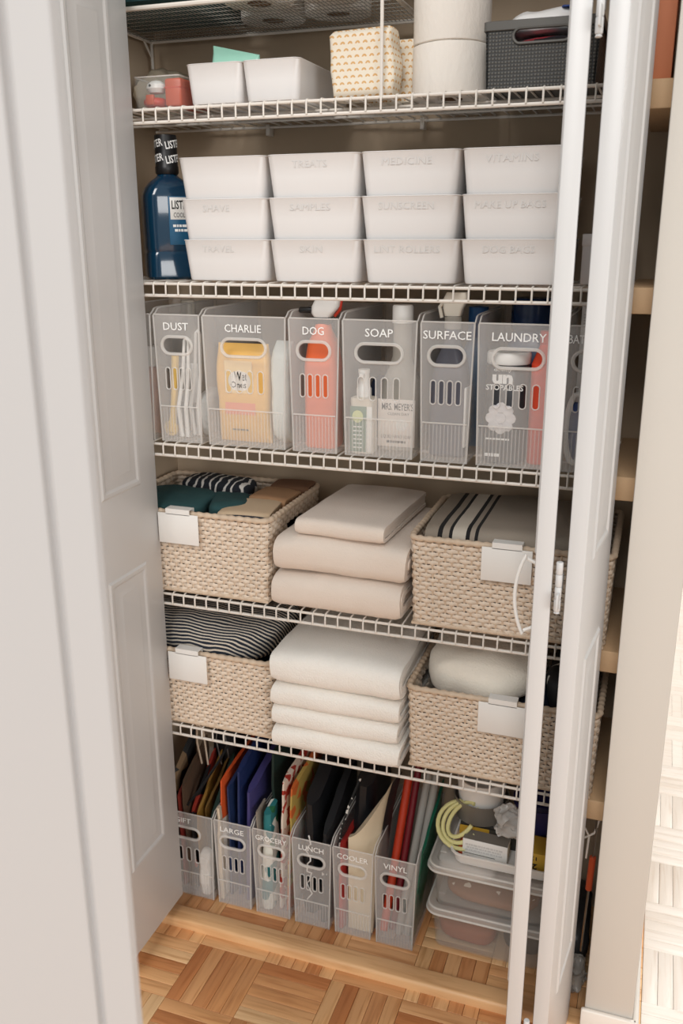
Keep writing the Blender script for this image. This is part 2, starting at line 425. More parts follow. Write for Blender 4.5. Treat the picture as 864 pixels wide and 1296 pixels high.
# ------------------------------------------------------------------ containers
def open_bin(name, label, w, d, h, taper, r, loc, m, cat='bin', group=None, lip=.0025, rz=0, wall=.0022):
    """tapered open plastic bin, front centre of its base at loc; returns the thing"""
    t = thing(name, label, cat, loc, rz, group)
    b = MB(); hx, hy = w/2, d/2; f = 1 - taper/ (w/2)
    S_ = lambda u: (hx - taper*(1-u), hy - taper*(1-u))
    secs = [(0, S_(0)[0]-.004, S_(0)[1]-.004, r*.7), (.0015, S_(0)[0]-.001, S_(0)[1]-.001, r*.9), (.005, S_(.05)[0], S_(.05)[1], r)]
    secs += [(h*.5, *S_(.5), r), (h-lip, *S_(1), r), (h-lip*.4, S_(1)[0]+.0012, S_(1)[1]+.0012, r), (h, S_(1)[0]+.0002, S_(1)[1]+.0002, r)]
    secs += [(h-.0006, S_(1)[0]-wall, S_(1)[1]-wall, r*.9), (h*.5, S_(.5)[0]-wall, S_(.5)[1]-wall, r*.9), (wall, S_(.05)[0]-wall, S_(.05)[1]-wall, r*.8)]
    b.loft(secs, 4, 0, hy)
    b.build('body', m, t)
    return t

# -- twelve white bins on the second shelf
rows = [['TRAVEL', 'SKIN', 'LINT ROLLERS', 'DOG BAGS'], ['SHAVE', 'SAMPLES', 'SUNSCREEN', 'MAKE UP BAGS'], [None, 'TREATS', 'MEDICINE', 'VITAMINS']]
rown = ['bottom', 'middle', 'top']
for r_ in range(3):
    for c in range(4):
        tx = rows[r_][c]
        x = -.7435 + c*.1687 + rnd.uniform(-.001, .001) + (.002 if r_ == 0 else 0)
        lb = ('white stacking bin lettered %s in faint grey' % tx) if tx else 'white stacking bin without lettering at the left end of the top row'
        t = open_bin('stacking_bin', lb, .165, .262, .0715, .0062, .014, (x, .004 + (0, .001, .0005)[r_], S[1] + .0005 + r_*.0684), M_whiteplastic, group='white stacking bins')
        if tx:
            text(tx, min(.112, .0104*len(tx)), .0108, M_print, t, (-.004 if c else -.012, .0003, .0555))
# -- two white bins on the top shelf
open_bin('stacking_bin', 'white bin on the top shelf beside the clear acrylic box', .104, .262, .0645, .005, .012, (-.7565, .016, S[0]+.0005), M_whiteplastic, group='top shelf white bins')
open_bin('stacking_bin', 'white bin on the top shelf beside the rainbow print cloth', .104, .262, .0645, .005, .012, (-.651, .016, S[0]+.0005), M_whiteplastic, group='top shelf white bins')

# -- frosted handled bins
def clear_bin(word, label, x0, x1, z, y0=.004, h=.240, d=.262, group=None, ltr=None, tw=None):
    w = x1 - x0; tp = .0055
    t = thing('handled_bin', label, 'bin', ((x0+x1)/2, y0, z), 0, group)
    hw, s = w/2, h/.244
    hl = .056 if w < .11 else (.078 if w < .15 else .082)
    out = [(-hw+tp, 0), (hw-tp, 0), (hw, h-.004), (hw-.003, h), (-hw+.003, h), (-hw, h-.004)]
    slots = [(-1.5+k)*(.0145 if w < .11 else .0215) for k in range(4)]
    holes = [pill(0, .187*s, hl, .0265*s)] + [pill(q, .124*s, .0075 if w < .11 else .0095, .040*s, 5) for q in slots]
    link('front_panel', curve_mesh([out] + holes, .0022, 'front_panel'), M_frost, t, (0, .0011, 0))
    rim = [(a, -.0006, b) for a, b in pill(0, .187*s, hl+.006, .0325*s)]
    MB().tube(rim, .0030, 6, closed=True).build('handle_rim', M_frostrim, t)
    for q in slots:
        MB().tube([(a, -.0003, b) for a, b in pill(q, .124*s, (.0075 if w < .11 else .0095)+.002, .042*s, 4)], .0012, 5, closed=True).build('slot_rim', M_frostrim, t)
    # sides with a raised ear behind the front, back and base
    e = .011
    prof = [(0, 0), (d, 0), (d, h+e), (.03, h+e), (.018, h+e-.002), (.009, h+.002), (0, h-.002)]
    for sg in (-1, 1):
        m_ = MB().prism(prof, -.001, .001, 'x')
        m_.v = [(sg*(hw-.0012 - tp*(1-max(0, p[2])/h)) + p[0], p[1], p[2]) for p in m_.v]
        m_.build('side_panel', M_frost, t)
        MB().tube([(sg*(hw-.0012), p, q) for p, q in ((.001, h-.002), (.009, h+.002), (.018, h+e-.002), (.03, h+e), (d, h+e))], .0014, 5).build('side_rim', M_frostrim, t)
    MB().prism([(-hw+tp, 0), (hw-tp, 0), (hw, h+e), (-hw, h+e)], d-.002, d).build('back_panel', M_frost, t)
    MB().box(-hw+tp+.002, hw-tp-.002, .003, d-.003, 0, .002).build('bottom_panel', M_frost, t)
    rb = MB(); k = 0; wb = hw - tp - .002
    n = int(2*wb/.0062)
    for i in range(n + 1):
        q = -wb + 2*wb*i/n
        rb.box(q-.0009, q+.0009, -.0013, .0002, .004, .068*s)
    stuff(rb.build('ribbing', M_frost, t))
    MB().box(-wb, wb, -.0015, .0004, .069*s, .0715*s).build('ledge', M_frostrim, t)
    MB().tube([(-hw+.002, .001, h), (hw-.002, .001, h)], .0014, 6).build('front_rim', M_frostrim, t)
    for sg in (-1, 1):
        MB().tube([(sg*(hw-tp-.001), .001, .001), (sg*(hw-.001), .001, h-.002)], .0017, 6).build('corner_post', M_frostrim, t)
    if word:
        text(word, tw or min(w*.8, .0098*len(word)), .0142*s, M_letter, t, (0, -.0008, .2225*s), bold=.006)
    return t
zb = S[2] + .0004
G3 = 'frosted bins on the lettered shelf'
clear_bin(None, 'frosted bin half hidden behind the left door leaf', -1.000, -.9005, zb, group=G3)
clear_bin('DUST', 'frosted clear bin lettered DUST', -.895, -.7985, zb, group=G3, tw=.052)
clear_bin('CHARLIE', 'wide frosted clear bin lettered CHARLIE holding yellow wipes', -.7935, -.6275, zb, group=G3, tw=.072)
clear_bin('DOG', 'frosted clear bin lettered DOG', -.6225, -.5265, zb, group=G3, tw=.040)
clear_bin('SOAP', 'frosted clear bin lettered SOAP', -.5215, -.3865, zb, group=G3, tw=.050)
clear_bin('SURFACE', 'frosted clear bin lettered SURFACE', -.3815, -.2885, zb, group=G3, tw=.082)
clear_bin('LAUNDRY', 'frosted clear bin lettered LAUNDRY', -.2835, -.1475, zb, group=G3, tw=.088)
clear_bin('BATHROOM', 'frosted clear bin lettered BATHROOM behind the folded doors', -.1415, -.0525, zb, group=G3, tw=.080)
GF = 'frosted bins on the closet floor'
for k, (wd_, tw) in enumerate((('GIFT', .04), ('LARGE', .058), ('GROCERY', .074), ('LUNCH', .058), ('COOLER', .070), ('VINYL', .052))):
    x0 = -.9435 + k*.0952; xw = -1.0005 if k == 0 else x0
    clear_bin(wd_, 'frosted clear bin lettered %s on the closet floor' % wd_, xw, x0 + .0925, .0006, .052, .222, .255, GF, tw=tw)

# ------------------------------------------------------------------ woven baskets
BW, BD, BH = .360, .292, .176
def perim(w, d, r, n):
    pts = []
    L = [w-2*r, PI*r/2, d-2*r, PI*r/2, w-2*r, PI*r/2, d-2*r, PI*r/2]; tot = sum(L)
    for i in range(n):
        s = tot*i/n; k = 0
        while s > L[k]: s -= L[k]; k += 1
        hx, hy = w/2, d/2
        if k == 0: p, nr = (-hx+r+s, -hy), (0, -1)
        elif k == 2: p, nr = (hx, -hy+r+s), (1, 0)
        elif k == 4: p, nr = (hx-r-s, hy), (0, 1)
        elif k == 6: p, nr = (-hx, hy-r-s), (-1, 0)
        else:
            c = {1: (hx-r, -hy+r), 3: (hx-r, hy-r), 5: (-hx+r, hy-r), 7: (-hx+r, -hy+r)}[k]
            a = {1: -90, 3: 0, 5: 90, 7: 180}[k] + 90*s/L[k]
            nr = (math.cos(R(a)), math.sin(R(a))); p = (c[0]+r*nr[0], c[1]+r*nr[1])
        pts.append((p[0], p[1], nr[0], nr[1]))
    return pts
def basket_meshes():
    nst = 104; sub = 4; rr = random.Random(3)
    N = nst*sub; PR = perim(BW-.008, BD-.008, .016, N)
    m = MB(); pit = .0084; rowsn = 19
    def flare(z): return .965 + .035*z/BH
    for i in range(rowsn):
        z = .008 + i*pit; ph = i % 2
        jz = [rr.uniform(-.0008, .0008) for _ in range(N)]
        def sec(k):
            k %= N
            px, py, nx, ny = PR[k]; f = flare(z)
            o = .0018*math.cos(PI*(k/sub) + PI*ph) + rr.uniform(-.0003, .0003)
            hh = .0042*(1 + .12*math.cos(2*PI*k/sub))
            c = (px*f + nx*o, py*f + ny*o)
            out = []
            for a in range(6):
                ca, sa = math.cos(a*PI/3+.5), math.sin(a*PI/3+.5)
                out.append((c[0] + nx*.0021*ca, c[1] + ny*.0021*ca, z + jz[k] + hh*sa))
            return out
        hole = 12 <= i <= 15
        run = []
        for k in range(N + 1):
            px, py, nx, ny = PR[k % N]
            if hole and abs(nx) > .9 and abs(py) < .042:
                if len(run) > 1: m.rings(run, True, True)
                run = []
            else: run.append(sec(k))
        if len(run) > 1: m.rings(run, True, True)
    weave = m.mesh('woven_strands', 60); weave.materials.append(M_rattan)
    st = MB()
    for k in range(0, N, sub):
        px, py, nx, ny = PR[k]
        if abs(nx) > .9 and abs(py) < .042:
            segs = ((.004, .100), (.142, BH-.006))
        else: segs = ((.004, BH-.006),)
        for a, b in segs:
            st.tube([(px*flare(a), py*flare(a), a), (px*flare(b), py*flare(b), b)], .0019, 5)
    stakes = st.mesh('stakes'); stakes.materials.append(M_rattan2)
    rm = MB(); PR2 = perim((BW-.008), (BD-.008), .018, 360)
    for zz, ra, f in ((BH-.006, .0058, 1.0), (.005, .0045, .965)):
        pts = []; rad = []
        for i, (px, py, nx, ny) in enumerate(PR2):
            pts.append((px*f, py*f, zz)); rad.append(ra*(1 + .16*math.cos(2*PI*i/5)))
        rm.tube(pts, rad, 8, closed=True)
    rim = rm.mesh('rim', 60); rim.materials.append(M_rattan2)
    bs = MB().box(-BW/2*.955, BW/2*.955, -BD/2*.955, BD/2*.955, .001, .006).mesh('base'); bs.materials.append(M_rattan2)
    return weave, stakes, rim, bs
BM = basket_meshes()
def basket(label, x, z):
    t = thing('woven_basket', label, 'basket', (x, -.004 + BD/2, z), 0, 'woven rattan baskets')
    for n_, me in zip(('woven_strands', 'stakes', 'rim', 'base'), BM):
        o = link(n_, me, None, t)
        if n_ in ('woven_strands', 'stakes'): stuff(o)
    return t
XBL, XBR = -.847, -.2135
basket('pale woven basket of folded shirts, beside the oatmeal linen stack', XBL, S[3]+.0005)
basket('pale woven basket with the grey striped towel on top', XBR, S[3]+.0005)
basket('pale woven basket holding navy and white striped cloth', XBL, S[4]+.0005)
basket('pale woven basket holding the cream blanket', XBR, S[4]+.0005)
def clip(label, x, z, rz=0):
    t = thing('label_clip', label, 'label', (x, -.012, z), 0, 'white clip-on basket labels')
    MB().box(-.044, .044, -.0022, 0, -.062, 0, .0009).build('card', M_white, t)
    c = MB(); c.prism([(-.0022, -.002), (-.0022, .0095), (.0185, .0095), (.0185, -.012), (.0168, -.012), (.0168, .008), (-.0004, .008), (-.0004, -.002)], -.026, .026, 'x')
    c.build('hook', M_white, t)
clip('white label clipped on the basket of folded shirts', -.856, S[3]+.1725)
clip('white label clipped on the basket with the grey striped towel', -.214, S[3]+.1725)
clip('white label clipped on the basket of striped cloth', -.853, S[4]+.1725)
clip('white label clipped on the basket with the cream blanket', -.207, S[4]+.1725)

# ------------------------------------------------------------------ folded cloth
def towel(name, label, cat, w, d, h, loc, m, levels=2, rz=0, group=None, seed=1, bulge=.004, amp=.0068):
    """folded cloth: nested U folds whose round fold faces the front; loc = front centre of its base"""
    b = MB(); t_ = h/(2*levels); nx = 22; na = 9; nd_ = 9
    o3 = Vector((seed*5.3, seed*2.9, seed*7.7))
    for k in range(levels):
        z0, z1 = k*t_ + .0004*k, h - k*t_ - .0004*k
        rr = (z1 - z0)/2; y0 = k*t_*.9
        fr = min(rr*1.15, .042)
        loop = []
        for i in range(nd_): loop.append((d - (d-fr-y0)*i/nd_, z0))
        for i in range(na + 1):
            a = -PI/2 - PI*i/na
            ca, sa = math.cos(a), math.sin(a)
            e = .75
            loop.append((y0 + fr + fr*math.copysign(abs(ca)**e, ca), z0 + rr + rr*math.copysign(abs(sa)**e, sa)))
        for i in range(1, nd_ + 1): loop.append((y0 + fr + (d-fr-y0)*i/nd_, z1))
        g = t_*.96
        if rr - g > .0005:
            r2 = rr - g; f2 = max(.002, fr - g)
            for i in range(nd_): loop.append((d - (d-fr-y0)*i/nd_, z1 - g))
            for i in range(na + 1):
                a = PI/2 + PI*i/na
                loop.append((y0 + g + f2 + f2*math.cos(a), z0 + rr + r2*math.sin(a)))
            for i in range(1, nd_ + 1): loop.append((y0 + fr + (d-fr-y0)*i/nd_, z0 + g))
        rings = []; zc, yc = (z0+z1)/2, d/2
        ex = rnd.uniform(-.005, .002)*(1 if k else 0)
        for i in range(nx + 1):
            u = i/nx; x = -w/2 + w*u
            e_ = min(u, 1-u)*w
            rd = max(0, 1 - e_/.010); sq = 1 - .10*rd*rd
            ring = []
            for (yy, zz) in loop:
                p = Vector((x + (ex if u > .5 else -ex), yy, zc + (zz-zc)*sq))
                p.y = yc + (yy - yc)*(1 - .012*rd*rd)
                nv = noise.noise_vector(Vector((p.x*9, p.y*9, p.z*14)) + o3)
                n2 = noise.noise_vector(Vector((p.x*34, p.y*34, p.z*40)) + o3)
                p += Vector((nv.x*amp*1.1, nv.y*amp, nv.z*amp*.45)) + n2*amp*.22
                p.z += bulge*math.sin(PI*u)*(zz/h)*(1 if zz > h/2 else 0)
                if loc[2] < 2: p.z = max(p.z, .0002)
                ring.append(tuple(p))
            rings.append(ring)
        b.rings(rings)
    o = b.build(name, m, None, loc, rz, 50)
    return tag(o, label, cat, group)
GL = 'folded oatmeal linens in one stack'
zl = S[3] + .0006
towel('folded_linen', 'thick oatmeal linen at the bottom of its three-piece stack', 'linen', .256, .285, .071, (-.5335, -.014, zl), M_linen, 3, 0, GL, 1)
towel('folded_linen', 'thick oatmeal linen in the middle of its three-piece stack', 'linen', .256, .28, .070, (-.527, -.014, zl+.0755), M_linen, 3, 0, GL, 2, .006)
towel('folded_linen', 'thin smooth oatmeal linen on top of its three-piece stack', 'linen', .176, .272, .032, (-.527, -.008, zl+.152), M_linen, 2, -3, GL, 3, .002, .003)
GT = 'folded ivory towels in one stack'
zt = S[4] + .0006
towel('folded_towel', 'ivory bath towel, lowest of its stack of four', 'towel', .266, .30, .046, (-.5305, -.026, zt), M_terry, 2, 0, GT, 4, .003, .005)
towel('folded_towel', 'ivory bath towel, second from the bottom of its stack of four', 'towel', .262, .29, .043, (-.531, -.026, zt+.0485), M_terry, 2, 0, GT, 5, .003, .005)
towel('folded_towel', 'ivory bath towel, second from the top of its stack of four', 'towel', .262, .29, .047, (-.531, -.027, zt+.094), M_terry, 2, 0, GT, 6, .003, .005)
towel('folded_towel', 'thickest ivory bath towel, topmost of its stack of four', 'towel', .266, .30, .066, (-.530, -.030, zt+.1445), M_terry, 3, 0, GT, 7, .005, .006)

def mound(name, label, cat, w, d, h, loc, m, rz=0, group=None, seed=1, amp=.008, sc=16, pw=.55, tilt=0, nx=40, fine=.25):
    """soft heap of cloth or bag: rounded superellipsoid with folds, base centre at loc"""
    b = MB(); nv = 22; rings = []
    o3 = Vector((seed*4.1, seed*8.3, seed*1.9))
    cp = lambda v: math.copysign(abs(v)**pw, v)
    for j in range(nv + 1):
        ph = -PI/2 + PI*j/nv
        ring = []
        for i in range(nx):
            th = 2*PI*i/nx
            p = Vector((w/2*cp(math.cos(ph))*cp(math.cos(th)), d/2*cp(math.cos(ph))*cp(math.sin(th)), h/2 + h/2*cp(math.sin(ph))))
            n1 = noise.noise_vector(p*sc + o3); n2 = noise.noise_vector(p*sc*3 + o3)
            p += (n1 + n2*fine)*amp
            p.z += tilt*p.x
            ring.append((p.x, p.y, max(p.z, 0)))
        rings.append(ring)
    b.rings(rings)
    return tag(b.build(name, m, None, loc, rz, 60), label, cat, group)

M_teal = mat('dark_teal_cotton', (38, 74, 76), 0.95, var=.15, vscale=15, bump=.4, bscale=500)
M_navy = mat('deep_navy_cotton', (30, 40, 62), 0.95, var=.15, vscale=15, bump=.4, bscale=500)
M_tan = mat('tan_cotton', (168, 130, 96), 0.95, var=.12, vscale=15, bump=.4, bscale=500)
M_brown = mat('brown_cotton', (124, 90, 66), 0.95, var=.12, vscale=15, bump=.4, bscale=500)
M_beige = bands('beige_knit_with_stripe', [(0, (206, 182, 152)), (.46, (60, 60, 66)), (.50, (206, 182, 152))], 1, 12, .5, .95)
M_shirt = bands('dark_shirt_with_white_marks', [(0, (34, 38, 46)), (.45, (222, 218, 212)), (.75, (34, 38, 46))], 0, 55, 0, .95, wobble=.03, repeat=True, nscale=30)
# clothes in the upper left basket
bz = S[3] + .009
GC = 'folded clothes in the shirt basket'
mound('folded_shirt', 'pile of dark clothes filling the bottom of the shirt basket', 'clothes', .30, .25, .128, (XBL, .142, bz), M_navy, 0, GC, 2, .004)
zz = bz + .128
mound('folded_shirt', 'dark teal folded shirt at the left of the shirt basket', 'shirt', .165, .15, .050, (-.918, .082, zz), M_teal, 0, GC, 3, .006)
mound('folded_shirt', 'second dark teal shirt, crumpled by the tag of the shirt basket', 'shirt', .085, .13, .043, (-.800, .105, zz), M_teal, 20, GC, 4, .006)
mound('folded_shirt', 'dark shirt with white marks at the back of the shirt basket', 'shirt', .17, .085, .052, (-.880, .218, zz), M_shirt, 0, GC, 5, .005)
towel('folded_knit', 'beige folded knit with a thin dark stripe near the basket front', 'clothes', .105, .10, .026, (-.733, .022, zz+.012), M_beige, 2, 8, GC, 6, .002, .003)
towel('folded_knit', 'tan folded shorts on the right of the shirt basket', 'clothes', .085, .08, .026, (-.728, .122, zz+.016), M_tan, 2, -4, GC, 8, .002, .003)
towel('folded_knit', 'brown folded cloth at the back right of the shirt basket', 'clothes', .085, .06, .03, (-.715, .212, zz+.014), M_brown, 2, 5, GC, 9, .002, .003)
mound('folded_shirt', 'flat tan layer under the knits of the shirt basket', 'clothes', .12, .2, .024, (-.737, .135, zz-.006), M_brown, 0, GC, 10, .002)
# grey striped towel in the upper right basket
_c = [(0, (150, 138, 124)), (.085, (30, 28, 28)), (.110, (158, 146, 132)), (.150, (30, 28, 28)), (.17, (198, 188, 174)), (.25, (30, 28, 28)), (.272, (158, 146, 132)), (.30, (30, 28, 28)), (.318, (152, 141, 128))]
M_gtowel = bands('grey_towel_black_stripes', _c, 0, 3.2, .49, .95)
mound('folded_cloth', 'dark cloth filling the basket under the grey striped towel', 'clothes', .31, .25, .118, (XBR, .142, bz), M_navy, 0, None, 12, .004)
towel('striped_towel', 'grey linen towel with black stripes lying in the right basket', 'towel', .305, .25, .056, (XBR-.004, .012, bz+.121), M_gtowel, 2, 0, None, 13, .006, .005)
# striped cloth in the lower left basket
M_stripe = bands('navy_white_striped_jersey', [(0, (30, 38, 50)), (.58, (204, 194, 180))], 'yz', 105, 0, .95, wobble=.034, repeat=True, nscale=10)
bz5 = S[4] + .009
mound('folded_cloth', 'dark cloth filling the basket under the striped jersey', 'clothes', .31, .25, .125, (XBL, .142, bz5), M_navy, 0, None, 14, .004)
mound('striped_jersey', 'navy and white striped jersey heaped in the lower left basket', 'clothes', .325, .262, .104, (XBL, .145, bz5+.122), M_stripe, 0, None, 15, .014, 9, .62)
# cream blanket in the lower right basket
M_cream2 = mat('cream_fleece', (242, 234, 220), 1.0, var=.05, vscale=10, bump=.8, bscale=260, sheen=.3)
M_dots = blotch('black_cloth_white_dots', [(0, (24, 24, 28)), (.9, (220, 220, 214))], 60)
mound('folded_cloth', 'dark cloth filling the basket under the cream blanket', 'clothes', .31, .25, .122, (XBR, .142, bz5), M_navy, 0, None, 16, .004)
mound('fleece_blanket', 'cream fleece blanket bunched in the lower right basket', 'blanket', .225, .235, .098, (-.268, .142, bz5+.118), M_cream2, 0, None, 17, .016, 11, .66)
mound('dotted_cloth', 'black cloth with white dots beside the cream blanket', 'clothes', .075, .2, .085, (-.103, .142, bz5+.118), M_dots, 0, None, 18, .006, 14)

def upright(name, label, cat, w, d, h, loc, m, rz=0, lean=0, seed=1, amp=.003, group=None, folds=1):
    """bundle of cloth folded into an upright rectangle, front centre of base at loc"""
    b = MB()
    for q in range(folds):
        dd = d/folds; y = q*dd
        secs = []
        for i in range(13):
            u = i/12; sh = 1 - (.35 if i in (0, 12) else 0)
            secs.append((h*u*(1 - .06*(q % 2)), w/2*(1-.02*(q % 2))*(1 - (.02 if i in (0, 12) else 0)), dd/2*sh*.97, min(dd*.45, .008), -lean*u, y + dd/2))
        b.loft(secs, 4)
    b.jig(amp, 24, seed).jig(amp*.3, 80, seed)
    b.v = [(p[0], p[1], max(p[2], 0)) for p in b.v]
    return tag(b.build(name, m, None, loc, rz, 50), label, cat, group)
# ------------------------------------------------------------------ top shelf things
z1 = S[0] + .0005
rk = thing('mesh_rack', 'white wire mesh rack standing on the top shelf', 'rack', (0, 0, z1))
X0, X1, Y0, Y1, ZR = -1.025, -.462, .030, .283, .160
MB().tube([(X0, Y0, ZR), (X1, Y0, ZR), (X1, Y1, ZR), (X0, Y1, ZR)], .0038, 8, closed=True).build('frame', M_wire, rk)
fr = MB()
for a, b in (((X0, Y0), (X1, Y0)), ((X1, Y0), (X1, Y1)), ((X1, Y1), (X0, Y1)), ((X0, Y1), (X0, Y0))):
    fr.tube([(a[0], a[1], ZR), (b[0], b[1], ZR)], .0040, 8)
fr.build('frame_tube', M_wire, rk)
for x, y in ((X0, Y0), (X1, Y0), (X1, Y1), (X0, Y1)):
    MB().tube([(x, y, 0), (x, y, ZR)], .0030, 8).build('leg', M_wire, rk)
for x in (X0, X1):
    MB().tube([(x, Y1, ZR-.03), (x, Y1-.03, ZR)], .0022, 6).build('brace', M_wire, rk)
mw = MB(); x = X0 + .006
while x < X1:
    mw.tube([(x, Y0, ZR), (x, Y1, ZR)], .0006, 4, caps=False); x += .0075
for k in range(10):
    y = Y0 + (Y1-Y0)*(k+.5)/10
    mw.tube([(X0, y, ZR-.0012), (X1, y, ZR-.0012)], .0006, 4, caps=False)
stuff(mw.build('mesh_wires', mat('dull_grey_wire', (150, 146, 138), .5), rk))
upright('rack_shade_block', 'dark teal block added as shade on the left of the mesh rack', 'blanket', .205, .235, .11, (-.912, .038, z1+ZR+.0050), M_teal, 0, 0, 6, .003)  # added dark block standing in for the shade above the rack
M_paper = mat('white_tissue_paper', (236, 229, 220), .95, bump=.5, bscale=140, stretch=(1, 1, .6))
M_core = mat('brown_card_core', (150, 120, 92), .9)
def roll(label, x, y, z, r=.062, h=.1, group=None):
    t = thing('toilet_roll', label, 'toilet roll', (x, y, z), rnd.uniform(0, 360), group)
    b = MB(); n = 40; q = .021
    prof = [(q, .0005), (r-.002, 0), (r-.0005, .001), (r, .003), (r, h-.003), (r-.0005, h-.001), (r-.002, h), (q, h-.0005)]
    b.lathe(prof, n, cap0=False, cap1=False).jig(.0012, 30, x*50)
    b.build('tissue', M_paper, t)
    MB().lathe([(q, .001), (q, h-.001), (q-.0012, h-.001), (q-.0012, .001), (q, .001)], 24, cap0=False, cap1=False).build('core', M_core, t)
    return t
GR = 'paper rolls on the mesh rack'
roll('paper roll at the front of the mesh rack, farther left', -.702, .096, z1+ZR+.0052, .060, .11, GR)
roll('paper roll at the back left of the mesh rack', -.730, .222, z1+ZR+.0052, .060, .11, GR)
roll('paper roll at the back right of the mesh rack', -.600, .213, z1+ZR+.0052, .060, .11, GR)
roll('paper roll at the front of the mesh rack, farther right', -.571, .090, z1+ZR+.0052, .058, .11, GR)
GR2 = 'toilet rolls piled beside the dark grey basket'
roll('toilet roll standing on the top shelf, lower of its pile', -.366, .108, z1, .0632, .079, GR2)
roll('toilet roll standing on another one beside the grey basket', -.366, .108, z1+.0798, .0625, .098, GR2)
roll('toilet roll behind the front pile on the top shelf', -.372, .250, z1, .060, .1, GR2)
# rainbow print cloth
def print_mat():
    m, nt, b = base('rainbow_print_cotton'); b.inputs['Roughness'].default_value = .95
    tc = nn(nt, 'ShaderNodeTexCoord'); sp = nn(nt, 'ShaderNodeSeparateXYZ'); nt.links.new(tc.outputs['Object'], sp.inputs[0])
    def M(op, a, b_=None, c=None):
        n = nn(nt, 'ShaderNodeMath', operation=op)
        for i, q in enumerate((a, b_, c)):
            if q is None: continue
            if isinstance(q, (int, float)): n.inputs[i].default_value = q
            else: nt.links.new(q, n.inputs[i])
        return n.outputs[0]
    u = M('ADD', M('MULTIPLY', sp.outputs[0], 76), M('MULTIPLY', sp.outputs[1], 76)); v = M('MULTIPLY', sp.outputs[2], 100)
    row = M('FLOOR', v); u2 = M('ADD', u, M('MULTIPLY', row, .5))
    fu = M('SUBTRACT', M('FRACT', u2), .5); fv = M('SUBTRACT', M('FRACT', v), .3)
    rr = M('SQRT', M('ADD', M('MULTIPLY', fu, fu), M('MULTIPLY', M('MULTIPLY', fv, fv), .62)))
    inside = M('MULTIPLY', M('LESS_THAN', rr, .33), M('GREATER_THAN', fv, 0.0))
    arc = M('MULTIPLY', inside, M('GREATER_THAN', rr, .10))
    mx = nn(nt, 'ShaderNodeMix', data_type='RGBA'); mx.inputs['A'].default_value = lin((236, 226, 208)); mx.inputs['B'].default_value = lin((216, 172, 118))
    nt.links.new(arc, mx.inputs['Factor']); nt.links.new(mx.outputs['Result'], b.inputs['Base Color'])
    return m
M_rain = print_mat()
upright('print_cloth', 'cream cloth with orange rainbow print folded upright on the top shelf', 'cloth', .108, .055, .106, (-.502, .045, z1), M_rain, -4, .002, 2, .006)
upright('print_cloth', 'second rainbow print cloth folded behind and right of the first', 'cloth', .085, .045, .098, (-.4735, .114, z1), M_rain, -8, -.004, 3, .006, None, 2)
# clear acrylic box with small things
M_acryl = clear('clear_acrylic', (210, 214, 212), .08, .08)
ab = thing('acrylic_box', 'clear acrylic box of small orange things on the top shelf', 'box', (-.868, .02, z1))
w_, d_, h_ = .088, .16, .050
b = MB(); b.loft([(0, w_/2, d_/2, .004), (h_, w_/2+.001, d_/2+.001, .004), (h_, w_/2-.001, d_/2-.001, .003), (.002, w_/2-.002, d_/2-.002, .003)], 3, 0, d_/2)
b.build('body', M_acryl, ab)
MB().tube([(x, y, h_) for x, y, _ in MB().ring(0, w_/2, d_/2, .004, 3, 0, d_/2)], .0011, 6, closed=True).build('rim', M_frostrim, ab)
M_orange = mat('burnt_orange_plastic', (196, 80, 44), .4)
M_red = mat('red_orange_plastic', (196, 56, 34), .35)
bt = thing('bath_toy', 'white rounded toy with black dot eye in the acrylic box', 'toy', (-.885, .05, z1+.0255), 0)
MB().lathe([(.001, 0), (.012, .002), (.0165, .009), (.015, .016), (.008, .0215), (.001, .023)], 18).xf(Matrix.Diagonal((1.15, 1, 1, 1))).build('body', M_white, bt)
MB().lathe([(.0005, 0), (.0022, .0006), (.0022, .001), (.0005, .0014)], 8).xf(Matrix.Translation((-.004, -.0158, .013)) @ Matrix.Rotation(R(90), 4, 'X')).build('eye', M_black, bt)
og = thing('trinket_case', 'orange block-shaped case at the right of the acrylic box', 'case', (-.844, .034, z1+.0027))
MB().box(-.0165, .0165, 0, .1, 0, .046, .004).build('body', M_orange, og)
MB().box(-.0167, .0167, -.0004, .1005, .030, .0315).build('seam', M_red, og)
rg = thing('trinket_ring', 'glossy red ring-shaped trinket at the bottom of the acrylic box', 'trinket', (-.886, .038, z1+.0027))
MB().tube([(.014*math.cos(a*PI/9), .014*math.sin(a*PI/9)+.008, .0085) for a in range(18)], .0075, 10, closed=True).build('hoop', M_red, rg)
MB().box(-.008, .008, -.013, -.006, .003, .020, .002).build('clasp', M_orange, rg)
M_haze = mat('beige_film_bag', (178, 164, 142), .5, var=.12, vscale=14)
mound('film_bag', 'beige plastic bag slumped behind the acrylic box', 'bag', .115, .085, .092, (-.962, .215, z1), M_haze, 0, None, 21, .016, 24, .8, fine=.5)
# teal pouch
M_tealp = mat('mint_teal_plastic', (156, 208, 188), .3, var=.1, vscale=30)
tp_ = thing('zip_pouch', 'mint green plastic pouch sticking out of the white bins', 'pouch', (-.757, .105, z1+.006), 0)
pb = MB(); rs = []
for i in range(9):
    u = i/8
    rs.append(MB().ring(.104*u, .047 - .002*u, .015*(1-u)**.6 + .002, .008, 4, 0, .006*u))
pb.rings(rs)
pb.v = [(p[0], p[1], p[2] - max(0, p[2]-.05)*.9*(p[0]+.047)/.094*.45) for p in pb.v]
pb.jig(.006, 28, 4).build('film', M_tealp, tp_)
zp = MB()
for k in range(14):
    zp.box(-.006 + k*.0036, -.0042 + k*.0036, -.008, -.0055, .062 - k*.0008, .070 - k*.0008)
stuff(zp.build('zip_teeth', M_white, tp_))
